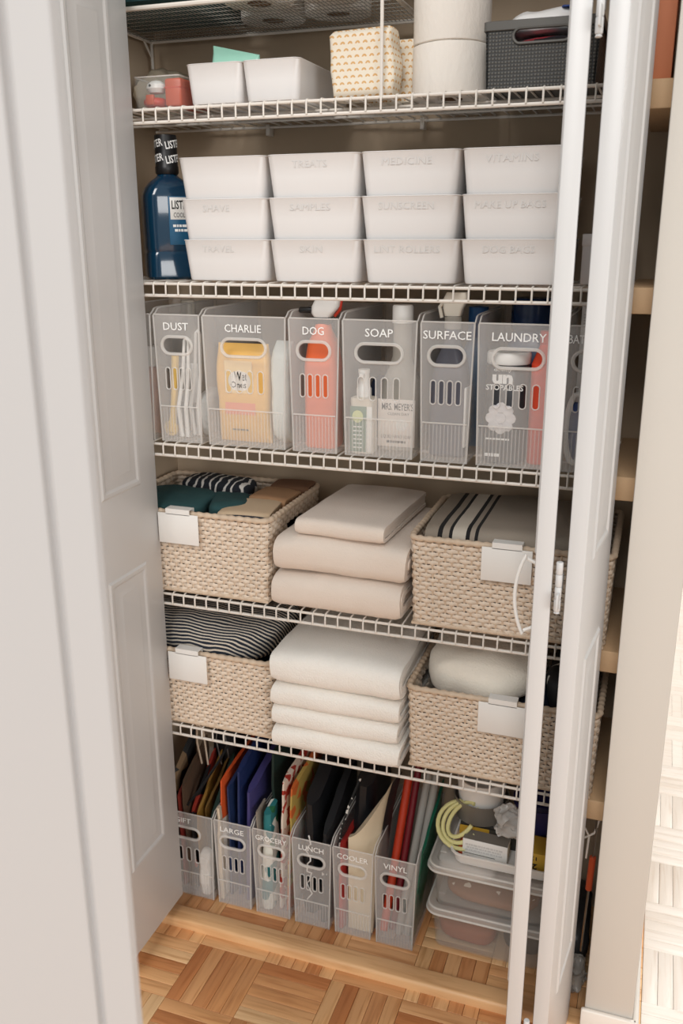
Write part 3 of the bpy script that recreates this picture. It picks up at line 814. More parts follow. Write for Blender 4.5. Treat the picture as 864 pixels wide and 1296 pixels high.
# dark grey woven-look basket
def weave_mat():
    m, nt, b = base('charcoal_woven_plastic'); b.inputs['Roughness'].default_value = .55
    tc = nn(nt, 'ShaderNodeTexCoord'); mp = nn(nt, 'ShaderNodeMapping'); mp.inputs['Scale'].default_value = (1, 1, 1)
    nt.links.new(tc.outputs['Object'], mp.inputs[0])
    w1 = nn(nt, 'ShaderNodeTexWave', bands_direction='X'); w1.inputs['Scale'].default_value = 62; w1.inputs['Distortion'].default_value = 1.2
    w2 = nn(nt, 'ShaderNodeTexWave', bands_direction='Z'); w2.inputs['Scale'].default_value = 62; w2.inputs['Distortion'].default_value = 1.2
    for q in (w1, w2): nt.links.new(mp.outputs[0], q.inputs['Vector'])
    ma = nn(nt, 'ShaderNodeMath', operation='MULTIPLY'); nt.links.new(w1.outputs['Fac'], ma.inputs[0]); nt.links.new(w2.outputs['Fac'], ma.inputs[1])
    r = nn(nt, 'ShaderNodeValToRGB'); r.color_ramp.elements[0].color = lin((50, 50, 50)); r.color_ramp.elements[1].color = lin((112, 110, 104))
    nt.links.new(ma.outputs[0], r.inputs[0]); nt.links.new(r.outputs[0], b.inputs['Base Color'])
    bp = nn(nt, 'ShaderNodeBump'); bp.inputs['Strength'].default_value = .6; bp.inputs['Distance'].default_value = .002
    nt.links.new(ma.outputs[0], bp.inputs['Height']); nt.links.new(bp.outputs[0], b.inputs['Normal'])
    return m
M_char = weave_mat(); M_char2 = mat('charcoal_plastic_rim', (92, 90, 86), .5)
gb = thing('woven_plastic_basket', 'dark grey woven plastic basket with a grip hole on the top shelf', 'basket', (-.209, .026, z1))
hw, hh, dd = .086, .0935, .25
out = [(-hw+.004, 0), (hw-.004, 0), (hw, hh), (-hw, hh)]
link('front_wall', curve_mesh([out, pill(0, .073, .082, .017)], .003, 'front_wall'), M_char, gb, (0, .0015, 0))
link('back_wall', curve_mesh([out], .003, 'back_wall'), M_char, gb, (0, dd, 0))
for sg in (-1, 1):
    m_ = MB().prism([(0, 0), (dd, 0), (dd, hh), (0, hh)], -.0015, .0015, 'x')
    m_.v = [(sg*(hw-.002-.004*(1-p[2]/hh)) + p[0], p[1], p[2]) for p in m_.v]
    m_.build('side_wall', M_char, gb)
MB().box(-hw+.006, hw-.006, .003, dd-.003, 0, .003).build('base', M_char2, gb)
rm = MB(); rg_o = MB().ring(hh-.013, hw+.0028, dd/2+.003, .008, 3, 0, dd/2)
rm.loft([(hh-.012, hw+.002, dd/2+.002, .006), (hh-.011, hw+.003, dd/2+.003, .006), (hh+.001, hw+.003, dd/2+.003, .006), (hh+.002, hw, dd/2, .006), (hh+.001, hw-.004, dd/2-.003, .005), (hh-.012, hw-.004, dd/2-.003, .005)], 3, 0, dd/2, False, False)
rm.build('rim_band', M_char2, gb)
MB().tube([(a, -.0015, b_) for a, b_ in pill(0, .073, .086, .021)], .0022, 6, closed=True).build('grip_rim', M_char2, gb)
M_flor = blotch('dark_floral_cloth', [(0, (26, 24, 32)), (.72, (150, 40, 50)), (.85, (26, 24, 32))], 45)
mound('floral_cloth', 'dark cloth with red flecks inside the grey basket', 'cloth', .135, .2, .078, (-.209, .15, z1+.004), M_flor, 0, None, 31, .004)
M_film = mat('white_plastic_film', (232, 230, 228), .35, var=.03, vscale=20)
mound('carrier_bag', 'white plastic bag with a blue mark bulging from the grey basket', 'bag', .125, .17, .040, (-.212, .15, z1+.083), M_film, 0, None, 32, .008, 20, .7)
tag(MB().loft([(0, .014, .012, .004), (.002, .014, .012, .004)], 3).jig(.001, 60).build('blue_tag', mat('royal_blue_film', (40, 70, 140), .4), None, (-.176, .085, z1+.118), 20), 'small blue film tag on the white plastic bag', 'tag')
# peach box at the right wall
pb = thing('storage_carton', 'peach orange box by the right wall on the top shelf', 'box', (-.0425, .05, z1+.001))
MB().box(-.022, .0225, 0, .2, 0, .21, .002).build('body', mat('peach_card', (226, 142, 102), .6, var=.05), pb)
MB().box(-.0225, .023, -.001, .201, .175, .212, .002).build('lid', mat('peach_card_lid', (216, 130, 92), .6), pb)

# ------------------------------------------------------------------ second shelf: mouthwash, grey box
M_blue = mat('deep_blue_bottle', (10, 52, 78), .12, coat=.5)
M_lblue = mat('label_blue', (30, 92, 128), .4, var=.2, vscale=40)
mw_ = thing('mouthwash_bottle', 'tall blue mouthwash bottle with black patterned cap by the white bins', 'bottle', (-.893, .085, S[1]+.0005), 40)
secs = [(0, .046, .031, .02), (.004, .050, .035, .024), (.045, .050, .035, .024), (.05, .048, .033, .024), (.056, .050, .035, .024), (.140, .050, .035, .024), (.150, .0495, .0345, .024), (.163, .044, .032, .024), (.174, .034, .028, .022), (.182, .022, .020, .018), (.187, .018, .018, .0178)]
MB().loft(secs, 6).build('body', M_blue, mw_)
MB().lathe([(.0195, .187), (.0215, .190), (.0215, .2), (.0205, .202), (.0205, .252), (.0195, .255), (.001, .2555)], 28).build('cap', M_black, mw_)
for i, z in enumerate((.214, .239)):
    for a in (-75, 35):
        text('LISTER', .036, .0135, M_letter, mw_, (.0212*math.sin(R(a)), -.0212*math.cos(R(a)), z), a, bold=.02, tilt=-10).data.name = 'lettering'
def wrap(o, r, cx=0.0, cy=0.0):
    """bend flat lettering round an upright cylinder of radius r about the parent's axis"""
    ang0 = o.rotation_euler.z
    me = o.data
    for v in me.vertices:
        a = v.co.x/r
        v.co.x, v.co.y = r*math.sin(a), -r*math.cos(a)
    z = o.location.z; o.location = (cx, cy, z)
for ch in list(mw_.children):
    if ch.name.startswith('lettering'): wrap(ch, .0212)
MB().box(-.008, .036, -.0362, -.0345, .062, .148, .0005).build('label_panel', M_lblue, mw_)
MB().box(-.005, .036, -.0367, -.0355, .107, .146, .0004).build('name_panel', M_white, mw_)
text('LISTERINE', .052, .0155, M_ink, mw_, (.024, -.0370, .133), bold=.02)
text('COOL MINT', .042, .0085, M_ink, mw_, (.022, -.0370, .115))
dashes(.034, .0045, M_letter, mw_, (.016, -.0366, .096))
dashes(.028, .0045, M_letter, mw_, (.016, -.0366, .088))
gx = thing('grey_carton', 'pale grey box at the right end of the second shelf', 'box', (-.0915, .05, S[1]+.0005))
M_greyc = mat('pale_grey_card', (186, 180, 178), .5)
MB().box(-.0385, .0385, 0, .22, 0, .074, .002).build('body', M_greyc, gx)
MB().box(-.0395, .0395, -.001, .221, .060, .079, .002).build('lid', mat('pale_grey_lid', (196, 190, 188), .5), gx)
tag(MB().loft([(0, .018, .05, .004), (.010, .016, .048, .006), (.012, .012, .044, .006)], 3).build('eyeglass_case', M_black, None, (-.082, .14, S[1]+.0802)), 'small black case on the pale grey box', 'case')

# ------------------------------------------------------------------ contents of the lettered bins
zc = S[2] + .0030
def bottle(name, label, loc, secs, m, rz=0, n=5, group=None, cat='bottle'):
    t = thing(name, label, cat, loc, rz, group)
    MB().loft(secs, n).build('body', m, t)
    return t
M_clr = clear('clear_bottle_plastic', (228, 222, 210), .42, .12)
M_milky = mat('milky_plastic', (222, 214, 200), .35)
# leftmost bin
t = bottle('lotion_bottle', 'pink bottle in the bin behind the left door leaf', (-.945, .08, zc), [(0, .027, .022, .01), (.004, .030, .025, .012), (.10, .030, .025, .012), (.125, .020, .018, .012), (.13, .012, .012, .0118)], mat('rose_plastic', (216, 166, 150), .35))
MB().lathe([(.014, .13), (.014, .165), (.012, .168), (.001, .168)], 20).build('cap', M_white, t)
t = bottle('soap_refill_bottle', 'clear bottle with white cap standing behind the DUST bin front', (-.908, .165, zc), [(0, .028, .024, .012), (.004, .031, .027, .014), (.17, .031, .027, .014), (.20, .016, .016, .0155), (.225, .012, .012, .0118)], M_clr)
MB().lathe([(.0145, .222), (.0145, .252), (.012, .254), (.001, .254)], 20).build('cap', M_milky, t)
MB().box(-.031, .031, -.0282, -.0268, .05, .13, .0004).build('label_panel', M_white, t)
# DUST: yellow handle and white duster holders
M_yel = mat('soft_yellow_plastic', (236, 196, 104), .4)
yh = thing('yellow_duster', 'yellow plastic handle standing in the DUST bin', 'handle', (-.873, .035, zc))
MB().tube([(-.012, 0, .011), (-.006, 0, .05), (0, 0, .10), (.004, 0, .158)], [.0085, .0065, .007, .0075], 8).build('grip', M_yel, yh)
MB().tube([(.011*math.cos(a*PI/8)-.013, 0, .0165 + .011*math.sin(a*PI/8)) for a in range(16)], .0045, 8, closed=True).build('hanging_loop', M_yel, yh)
def duster(label, x, y, lean, hgt):
    t = thing('forked_duster', label, 'handle', (x, y, zc), 0, 'white duster handles')
    a = [(0, 0, .004), (-.006, 0, .06), (lean*.5, 0, .12), (lean, 0, hgt)]
    c = [(.012, 0, .004), (.010, 0, .06), (lean*.5+.012, 0, .12), (lean+.008, 0, hgt)]
    MB().tube(a, [.004, .004, .0035, .003], 8).build('prong', M_white, t)
    MB().tube(c, [.004, .004, .0035, .003], 8).build('prong', M_white, t)
    MB().tube([(lean, 0, hgt), (lean+.004, 0, hgt+.005), (lean+.008, 0, hgt)], .003, 8).build('bow', M_white, t)
duster('white fork-shaped duster handle leaning in the DUST bin', -.857, .026, .014, .188)
duster('second white duster handle, farther right in the DUST bin', -.842, .048, .012, .200)
mound('duster_refill', 'white fluffy duster refill at the bottom of the DUST bin', 'duster', .034, .10, .088, (-.823, .1, zc), mat('white_fluff', (232, 236, 236), 1.0, bump=1, bscale=200), 0, None, 41, .005, 40)
# CHARLIE: wipes packs
M_wipes = mat('golden_yellow_film', (240, 190, 104), .3, var=.08, vscale=25)
wp = thing('wipes_pack', 'golden yellow pack of wet wipes in the CHARLIE bin', 'wipes pack', (-.728, .022, zc))
b = MB(); rs = []
for i in range(15):
    u = i/14; th_ = .017*(1 - abs(2*u-1)**3)**.6 + .0012
    rs.append(MB().ring(.186*u, .052 + .001*math.cos(9*u), th_, .010 if th_ > .012 else th_*.8, 4, 0, .02))
b.rings(rs).jig(.0012, 40, 5).build('pouch', M_wipes, wp)
link('label_patch', curve_mesh([pill(0, 0, .056, .056, 4) if False else [(-.028, -.030), (.028, -.030), (.028, .030), (-.028, .030)]], .0006, 'label_patch'), mat('pale_peach_print', (244, 214, 158), .4), wp, (-.004, .0012, .125))
link('logo_patch', curve_mesh([pill(0, 0, .046, .036)], .0006, 'logo_patch'), M_white, wp, (-.002, .0006, .118))
text('Wet', .027, .017, M_ink, wp, (.001, 0, .127), bold=.012)
text('Ones', .032, .012, M_ink, wp, (-.004, 0, .111), bold=.012)
link('coral_band', curve_mesh([[(-.031, -.011), (.031, -.011), (.031, .011), (-.031, .011)]], .0006, 'coral_band'), mat('coral_print', (240, 150, 118), .4), wp, (-.002, .0010, .066))
dashes(.034, .003, M_ink, wp, (-.002, .0004, .026))
link('flap', curve_mesh([pill(0, 0, .014, .030)], .0006, 'flap'), mat('amber_print', (222, 150, 56), .4), wp, (.040, .004, .105))
t = thing('wipes_pack', 'white pack of wipes at the right of the CHARLIE bin', 'wipes pack', (-.653, .03, zc))
b = MB(); rs = []
for i in range(13):
    u = i/12; th_ = .030*(1 - abs(2*u-1)**5)**.6 + .003
    rs.append(MB().ring(.190*u, .0185*(1-.1*abs(2*u-1)**6), th_, .008 if th_ > .01 else th_*.8, 4, 0, .034))
b.rings(rs).jig(.002, 35, 8).build('pouch', mat('white_green_film', (226, 234, 232), .35, var=.04, vscale=30), t)
link('print_dot', curve_mesh([pill(0, 0, .012, .012)], .0006, 'print_dot'), mat('mint_print', (176, 206, 200), .5), t, (-.005, .0025, .14))
# DOG: orange spray bottle with white head
dg = bottle('spray_bottle', 'orange bottle with a white spray head in the DOG bin', (-.5745, .055, zc), [(0, .029, .024, .012), (.004, .0315, .027, .014), (.15, .0315, .027, .014), (.19, .026, .024, .016), (.215, .016, .016, .0155), (.225, .014, .014, .0138)], mat('orange_bottle', (238, 112, 62), .35))
MB().box(-.016, .016, -.014, .014, .224, .236, .003).build('collar', M_black, dg)
hd = MB(); hd.loft([(.2365, .016, .012, .008), (.243, .021, .013, .009), (.255, .026, .013, .009, .006, 0), (.266, .024, .012, .008, .010, 0), (.271, .016, .009, .006, .012, 0)], 4)
hd.build('spray_head', M_white, dg)
MB().box(-.046, -.016, -.006, .006, .243, .253, .003).build('nozzle', M_black, dg)
MB().tube([(.035, 0, .268), (.032, 0, .250), (.022, 0, .238)], .003, 8).build('red_edge', M_red, dg)
# SOAP: hand spray and large refill jug
sp_ = bottle('pump_spray', 'small green-labelled spray bottle with white pump in the SOAP bin', (-.4880, .028, zc), [(0, .019, .015, .006), (.002, .021, .017, .008), (.088, .021, .017, .008), (.094, .0215, .0175, .009), (.100, .0215, .0175, .009), (.102, .014, .013, .009)], M_milky)
M_grnl = mat('sage_green_label', (104, 132, 112), .5, var=.15, vscale=60)
MB().box(-.0205, .010, -.0180, -.0165, .004, .086, .0004).build('green_label', M_grnl, sp_)
MB().box(.0105, .0205, -.0178, -.0165, .004, .086, .0004).build('side_label', M_white, sp_)
link('leaf_mark', curve_mesh([pill(0, 0, .020, .022)], .0005, 'leaf_mark'), mat('pale_lime_print', (214, 220, 160), .5), sp_, (-.006, -.0184, .068))
for k in range(6): dashes(.018, .0022, M_letter, sp_, (-.005, -.0184, .012 + k*.0075))
MB().lathe([(.0135, .102), (.0135, .116), (.0115, .119), (.0105, .123), (.0095, .126), (.0095, .142), (.0105, .144), (.0105, .150), (.001, .151)], 20).build('pump', M_white, sp_)
MB().box(-.004, .004, -.017, -.006, .138, .144, .001).build('nozzle', M_white, sp_)
jg = bottle('refill_jug', 'clear soap refill jug with white screw cap in the SOAP bin', (-.4325, .078, zc), [(0, .032, .028, .014), (.004, .036, .032, .017), (.10, .036, .032, .017), (.125, .034, .030, .02), (.148, .024, .023, .02), (.17, .0175, .0175, .017), (.228, .0165, .0165, .016)], M_clr)
MB().lathe([(.0185, .228), (.0185, .256), (.0165, .259), (.001, .2595)], 26).build('screw_cap', M_white, jg)
MB().box(-.0345, .0345, -.0336, -.0318, .010, .096, .0004).build('label_panel', mat('ivory_label', (238, 228, 220), .5), jg)
text('MRS. MEYER\'S', .058, .013, M_ink, jg, (.002, -.0339, .083), bold=.01)
text('CLEAN DAY', .040, .005, M_ink, jg, (.004, -.0339, .070))
text('LIQUID HAND SOAP', .056, .007, M_ink, jg, (0, -.0339, .028))
dashes(.036, .004, M_ink, jg, (0, -.0339, .019))
MB().lathe([(.011, 0), (.011, .0006), (.001, .0007)], 20).xf(Matrix.Rotation(R(90), 4, 'X')).build('seal', M_white, jg, (.010, -.0338, .050))
mound('dark_sponge', 'dark scrubbing sponge behind the bottles in the SOAP bin', 'sponge', .06, .04, .12, (-.487, .16, zc), M_navy, 0, None, 44, .003)
# SURFACE: clear trigger spray
sf = bottle('trigger_spray', 'clear trigger spray bottle with grey liquid in the SURFACE bin', (-.338, .060, zc), [(0, .029, .024, .012), (.004, .033, .028, .014), (.13, .033, .028, .014), (.17, .026, .022, .015), (.20, .014, .014, .0138), (.225, .013, .013, .0128)], mat('slate_liquid', (96, 96, 106), .2))
MB().lathe([(.015, .222), (.015, .242), (.012, .244)], 20).build('collar', M_clr, sf)
hd = MB(); hd.loft([(.244, .014, .011, .006), (.256, .017, .011, .006), (.272, .021, .011, .006, .004, 0), (.283, .018, .010, .006, .006, 0)], 4); hd.build('spray_head', M_milky, sf)
MB().tube([(-.016, 0, .270), (-.024, 0, .258), (-.020, 0, .240)], .0035, 8).build('trigger', M_milky, sf)
MB().box(.030, .034, -.030, .020, .020, .125, .001).build('label_panel', M_white, sf)
t = bottle('cleaner_bottle', 'blue capped cleaner bottle behind the trigger spray', (-.314, .165, zc), [(0, .022, .028, .01), (.004, .024, .03, .012), (.17, .024, .03, .012), (.2, .016, .016, .0155)], mat('steel_blue_plastic', (64, 104, 140), .35))
MB().lathe([(.018, .2), (.018, .252), (.001, .254)], 20).build('cap', mat('bright_blue_cap', (32, 84, 138), .35), t)
# LAUNDRY: scent booster and red bottle
M_slate = mat('dark_slate_plastic', (44, 44, 48), .3)
db = bottle('scent_booster', 'dark slate scent booster bottle with white cap in the LAUNDRY bin', (-.2365, .046, zc), [(0, .033, .03, .02), (.004, .0365, .034, .022), (.165, .0365, .034, .022), (.168, .034, .032, .022)], M_slate)
MB().lathe([(.036, .169), (.037, .172), (.037, .186), (.035, .189), (.001, .190)], 28).xf(Matrix.Diagonal((1, .94, 1, 1))).build('cap', M_white, db)
text('downy', .030, .008, M_letter, db, (-.004, -.0346, .161), bold=.02)
text('un', .034, .016, M_letter, db, (-.004, -.0346, .146), bold=.05)
text('STOPABLES', .062, .0095, M_letter, db, (0, -.0346, .132), bold=.02)
dashes(.040, .003, M_letter, db, (-.008, -.0346, .044))
dashes(.026, .0055, M_letter, db, (-.016, -.0346, .016))
M_petal = mat('pale_petal_print', (230, 220, 226), .5, var=.45, vscale=90)
for k in range(9):
    a = k*2*PI/8; rr_ = .0165 if k < 8 else 0
    pt = MB().lathe([(.0095, 0), (.0088, .0012), (.004, .0016), (.0005, .0012)], 10).xf(Matrix.Rotation(R(90), 4, 'X'))
    pt.build('petal', M_petal, db, (-.004 + rr_*math.cos(a), -.0344 - .0004*(k % 3), .080 + rr_*1.1*math.sin(a)))
t = bottle('detergent_bottle', 'red orange bottle at the right of the LAUNDRY bin', (-.1765, .07, zc), [(0, .019, .04, .01), (.004, .021, .043, .012), (.17, .021, .043, .012), (.2, .012, .016, .011)], mat('tomato_plastic', (226, 74, 44), .35))
MB().lathe([(.0135, .2), (.0135, .222), (.001, .223)], 20).build('cap', M_red, t)
t = bottle('detergent_bottle', 'tall bottle with navy blue cap rising behind the LAUNDRY bin front', (-.219, .165, zc), [(0, .033, .04, .015), (.004, .036, .043, .018), (.19, .036, .043, .018), (.215, .030, .030, .028)], mat('navy_bottle', (26, 52, 92), .3))
MB().lathe([(.034, .215), (.0355, .218), (.0355, .266), (.033, .270), (.001, .271)], 28).build('cap', mat('navy_cap', (18, 44, 82), .25), t)
# BATHROOM: blue loop scissors and red and white pack
lp = thing('loop_scissors', 'blue and white looped scissor handles in the BATHROOM bin', 'scissors', (-.118, .03, zc+.004))
def loop(cx, cz, a, b_): return [(cx + a*math.cos(q*PI/12), 0, cz + b_*math.sin(q*PI/12)) for q in range(24)]
MB().tube(loop(0, .062, .016, .058), .0050, 8, closed=True).build('handle_loop', M_white, lp)
MB().box(-.0125, .0125, .006, .018, .006, .105, .005).build('grip_insert', mat('cobalt_plastic', (46, 76, 136), .35), lp)
mound('care_pouch', 'red and white patterned pouch in the BATHROOM bin', 'pouch', .036, .12, .115, (-.078, .10, zc), blotch('red_white_print', [(0, (226, 216, 206)), (.5, (190, 70, 60)), (.75, (120, 104, 96))], 32), 0, None, 46, .003)
t = thing('small_carton', 'white carton with tiny print behind the BATHROOM bin front', 'carton', (-.118, .16, zc))
MB().box(-.014, .014, 0, .04, 0, .262, .001).build('body', M_white, t)
for k in range(4): MB().box(-.010, .008, -.0004, .0, .242 - k*.005, .244 - k*.005).build('print_line', M_print, t)

# ------------------------------------------------------------------ contents of the floor bins
zf = .0045
def slab_bag(name, label, x, t_, y0, y1, h, m, lean=0.0, droop=.0, seed=1, group=None, z=zf, cat='bag', rise=0.0, amp=.0025):
    """flat folded bag standing on edge, thin in x, leaning sideways by lean; top edge may rise to the back"""
    b = MB(); ny, nz = 10, 10; rings = []
    for j in range(nz + 1):
        u = j/nz; ring = []
        for (sx, rev) in ((-1, False), (1, True)):
            for i in (range(ny + 1) if not rev else range(ny, -1, -1)):
                v = i/ny
                e = min(1, min(v, 1-v)/.08)
                hh_ = h - rise*(1-v)
                ring.append((x + lean*u + sx*t_/2*(.35 + .65*e)*(1 - .35*u*u), y0 + (y1-y0)*v, z + hh_*u))
        rings.append(ring)
    b.rings(rings).jig(amp, 22, seed).jig(amp*.35, 70, seed)
    b.v = [(p[0], p[1], max(p[2], z)) for p in b.v]
    # put the origin at the base of the bag
    ox, oy = x, (y0+y1)/2
    b.v = [(p[0]-ox, p[1]-oy, p[2]-z) for p in b.v]
    o = b.build(name, m, None, (ox, oy, z), 0, 50)
    return tag(o, label, cat, group)
def C(n, c, r=.6, v=.12): return mat(n, c, r, var=v, vscale=25, bump=.3, bscale=120)
GB = 'folded bags filed in the floor bins'
MBk = C('black_nylon', (24, 26, 30), .5)
slab_bag('gift_bag', 'brown paper gift bag at the left of the GIFT bin', -.927, .014, .075, .205, .33, C('kraft_paper', (84, 64, 48), .8), -.010, seed=1, group=GB, rise=.06)
slab_bag('gift_bag', 'black and red gift bag in the GIFT bin', -.912, .012, .075, .205, .30, blotch('black_red_print', [(0, (26, 24, 26)), (.62, (176, 56, 38)), (.8, (26, 24, 26))], 30), -.004, seed=2, group=GB, rise=.10)
slab_bag('gift_bag', 'narrow gold gift bag in the GIFT bin', -.898, .010, .07, .205, .30, C('gold_paper', (150, 112, 50), .45), .0, seed=3, group=GB, rise=.09)
slab_bag('gift_bag', 'second gold gift bag beside a green one in the GIFT bin', -.886, .009, .08, .205, .28, C('ochre_paper', (118, 88, 42), .5), .004, seed=4, group=GB, rise=.06)
slab_bag('gift_bag', 'dark green gift bag at the right of the GIFT bin', -.8715, .015, .075, .205, .30, C('forest_paper', (24, 54, 46), .5), .006, seed=5, group=GB, rise=.10)
slab_bag('gift_bag', 'large black slab added to darken the back of the GIFT bin', -.897, .075, .21, .295, .40, MBk, .0, seed=31, group=GB)  # added black slab, stands in for shade in the gaps between bags
slab_bag('shopping_bag', 'black slab added to darken the back of the LARGE bin', -.800, .070, .292, .302, .40, MBk, .0, seed=32, group=GB, amp=.0012)  # added dark backing so the gaps in this bin turn black
def strap(label, pts, r, m, cat='handle', group='bag handles in the GIFT bin'):
    o = Vector(pts[0]); q = [tuple(Vector(p) - o) for p in pts]
    return tag(MB().tube(q, r, 6).build('cord_handle', m, None, pts[0]), label, cat, group)
slab_bag('gift_bag', 'striped dark gift bag by the left wall in the GIFT bin', -.965, .02, .075, .205, .34, blotch('dark_mixed_print', [(0, (30, 32, 34)), (.7, (120, 96, 70)), (.85, (40, 60, 60))], 24), -.004, seed=34, group=GB, rise=.08)
slab_bag('gift_bag', 'red gift bag left of the brown one in the GIFT bin', -.944, .010, .075, .205, .31, C('brick_red_paper', (134, 44, 34), .6), -.004, seed=35, group=GB, rise=.07)
M_cord = mat('pale_cord', (206, 190, 170), .8)
strap('pale looped cord handle rising from the GIFT bin', [(-.918, .14, .30), (-.922, .13, .36), (-.915, .12, .415), (-.905, .13, .40), (-.902, .14, .30)], .0022, M_cord)
strap('grey looped cord handle at the back of the GIFT bin', [(-.888, .18, .28), (-.894, .17, .35), (-.884, .165, .41), (-.872, .17, .38), (-.868, .18, .30)], .0016, mat('grey_cord', (120, 116, 112), .8))
strap('thin black cord handle leaning across the GIFT bin', [(-.93, .085, .22), (-.90, .10, .265), (-.87, .14, .32), (-.850, .2, .375)], .0035, M_black)
mound('tissue_tuft', 'white crumpled tissue paper low in the GIFT bin', 'tissue', .030, .03, .12, (-.878, .066, zf), clear('white_tissue', (240, 236, 230), .75, .8), 0, None, 50, .006, 30)
slab_bag('shopping_bag', 'orange and white shopping bag in the LARGE bin', -.8385, .012, .075, .28, .325, bands('orange_white_bag', [(0, (232, 222, 210)), (.62, (222, 92, 44))], 2, 3.0, 0, .5), .002, seed=6, group=GB, rise=.02)
slab_bag('shopping_bag', 'dark blue shopping bag beside the orange one in the LARGE bin', -.8245, .013, .08, .29, .325, C('denim_blue_nylon', (34, 52, 92), .55), .003, seed=7, group=GB, rise=.035)
slab_bag('shopping_bag', 'tall navy shopping bag in the middle of the LARGE bin', -.805, .018, .085, .29, .385, C('navy_nylon', (30, 46, 92), .5), .008, seed=8, group=GB, rise=.055)
slab_bag('shopping_bag', 'violet blue shopping bag at the right of the LARGE bin', -.779, .026, .075, .29, .335, C('violet_nylon', (66, 62, 116), .55), .010, seed=9, group=GB, rise=.045)
slab_bag('rolled_bag', 'small cream rolled bag at the front left of the LARGE bin', -.8385, .010, .058, .073, .245, C('cream_paper', (212, 196, 172), .7), 0, seed=10, group=GB)
slab_bag('grocery_bag', 'dark green grocery bag at the back of the GROCERY bin', -.731, .022, .12, .29, .37, C('bottle_green_nylon', (22, 46, 40), .6), .004, seed=11, group=GB)
slab_bag('grocery_bag', 'white and teal grocery bag at the front of the GROCERY bin', -.7265, .026, .062, .112, .262, blotch('teal_white_print', [(0, (226, 226, 216)), (.5, (40, 120, 124)), (.62, (226, 226, 216)), (.8, (40, 110, 70))], 40), .006, seed=12, group=GB, rise=.01)
slab_bag('grocery_bag', 'red and white printed grocery bag in the GROCERY bin', -.6975, .016, .075, .27, .352, blotch('red_white_floral', [(0, (226, 210, 196)), (.42, (170, 52, 40)), (.72, (226, 210, 196)), (.86, (120, 40, 34))], 70), .014, seed=13, group=GB, rise=.015)
slab_bag('grocery_bag', 'yellow and orange printed grocery bag in the GROCERY bin', -.680, .013, .075, .27, .342, blotch('yellow_orange_floral', [(0, (186, 160, 84)), (.5, (206, 104, 46)), (.8, (150, 130, 56))], 38), .016, seed=14, group=GB, rise=.02)
slab_bag('grocery_bag', 'grey striped bag corner at the left of the GROCERY bin', -.748+.006, .008, .062, .115, .255, C('grey_bag', (150, 140, 128), .7), -.003, seed=15, group=GB)
slab_bag('lunch_bag', 'large black lunch bag filling the LUNCH bin', -.630, .046, .085, .29, .365, MBk, .004, seed=16, group=GB, rise=.08)
slab_bag('lunch_bag', 'black lunch bag with white doodle print in the LUNCH bin', -.5905, .026, .064, .28, .32, blotch('black_white_doodle', [(0, (22, 24, 28)), (.955, (214, 212, 206))], 60), .006, seed=17, group=GB, rise=.085)
tag(MB().tube([(.006*math.sin(k*1.7), -.004*(k % 2), -.012*k + .004*math.cos(k*2.3)) for k in range(15)], .0017, 6).build('drawstring', M_white, None, (-.622, .0655, .222)), 'knotted white drawstring hanging inside the LUNCH bin front', 'drawstring')
slab_bag('cooler_bag', 'large black cooler bag at the back of the COOLER bin', -.527, .056, .12, .29, .385, MBk, .012, seed=18, group=GB, rise=.05)
# cream cooler tote: curved pouch, open rim
ct = thing('cooler_tote', 'cream curved cooler tote with dark lining in the COOLER bin', 'bag', (-.508, .066, zf))
cr = MB(); rs = []
for i in range(9):
    u = i/8
    rs.append([(-.024 + .056*v + .022*u**4*v, .004 - .012*math.sin(PI*v)*.0 + .06*v*v*u, (.235 + .115*v**1.6)*u) for v in [k/10 for k in range(11)]] )
f = MB().rings(rs, False, False, closed=False)
bk = [[(x_, y_+.012, z_) for x_, y_, z_ in r_] for r_ in rs]
cr.rings([a + b_[::-1] for a, b_ in zip(rs, bk)])
cr.build('shell', C('cream_canvas', (222, 206, 178), .8, .05), ct)
MB().rings([[(x_, y_+.013, z_*.985) for x_, y_, z_ in r_] + [(x_+.01, y_+.05, z_*1.0) for x_, y_, z_ in r_][::-1] for r_ in rs]).build('lining', MBk, ct)
slab_bag('cooler_bag', 'red lunch cooler low at the left of the COOLER bin', -.5480, .018, .062, .2, .215, C('brick_red_nylon', (176, 44, 40), .6), .002, seed=19, group=GB)
strap('black and white cord strap hanging over the COOLER bin', [(-.556, .08, .20), (-.552, .085, .25), (-.540, .1, .30), (-.525, .13, .35)], .0028, blotch('black_white_cord', [(0, (20, 20, 20)), (.6, (220, 216, 210))], 120), 'strap', None)
# vinyl rolls in the VINYL bin
def vroll(label, x, y, top, r, m, lx, ly):
    o = MB().tube([(0, 0, r*.4), (lx*.5, ly*.5, top*.5), (lx, ly, top)], r, 14)
    inner = tag(o.build('vinyl_roll', m, None, (x, y, zf)), label, 'roll', 'rolls and sheets of craft vinyl')
    return inner
M_vor = C('orange_red_vinyl', (206, 66, 36), .35, .05)
M_vgy = clear('grey_clear_vinyl', (190, 188, 182), .6, .2)
M_vgn = C('emerald_vinyl', (22, 96, 74), .35, .05)
vroll('thick orange vinyl roll at the left of the VINYL bin', -.4545, .085, .31, .0095, M_vor, .016, .13)
vroll('red vinyl roll behind the orange one in the VINYL bin', -.4365, .095, .35, .008, C('crimson_vinyl', (120, 26, 36), .35, .05), .018, .14)
vroll('grey clear vinyl roll in the middle of the VINYL bin', -.4205, .085, .335, .0085, M_vgy, .028, .13)
vroll('second grey clear vinyl roll, farther right in the VINYL bin', -.4035, .088, .335, .0085, M_vgy, .028, .13)
slab_bag('vinyl_sheet', 'emerald vinyl sheets at the right of the VINYL bin', -.3895, .009, .075, .27, .29, M_vgn, .020, seed=21, group='rolls and sheets of craft vinyl', cat='sheet', rise=.06)
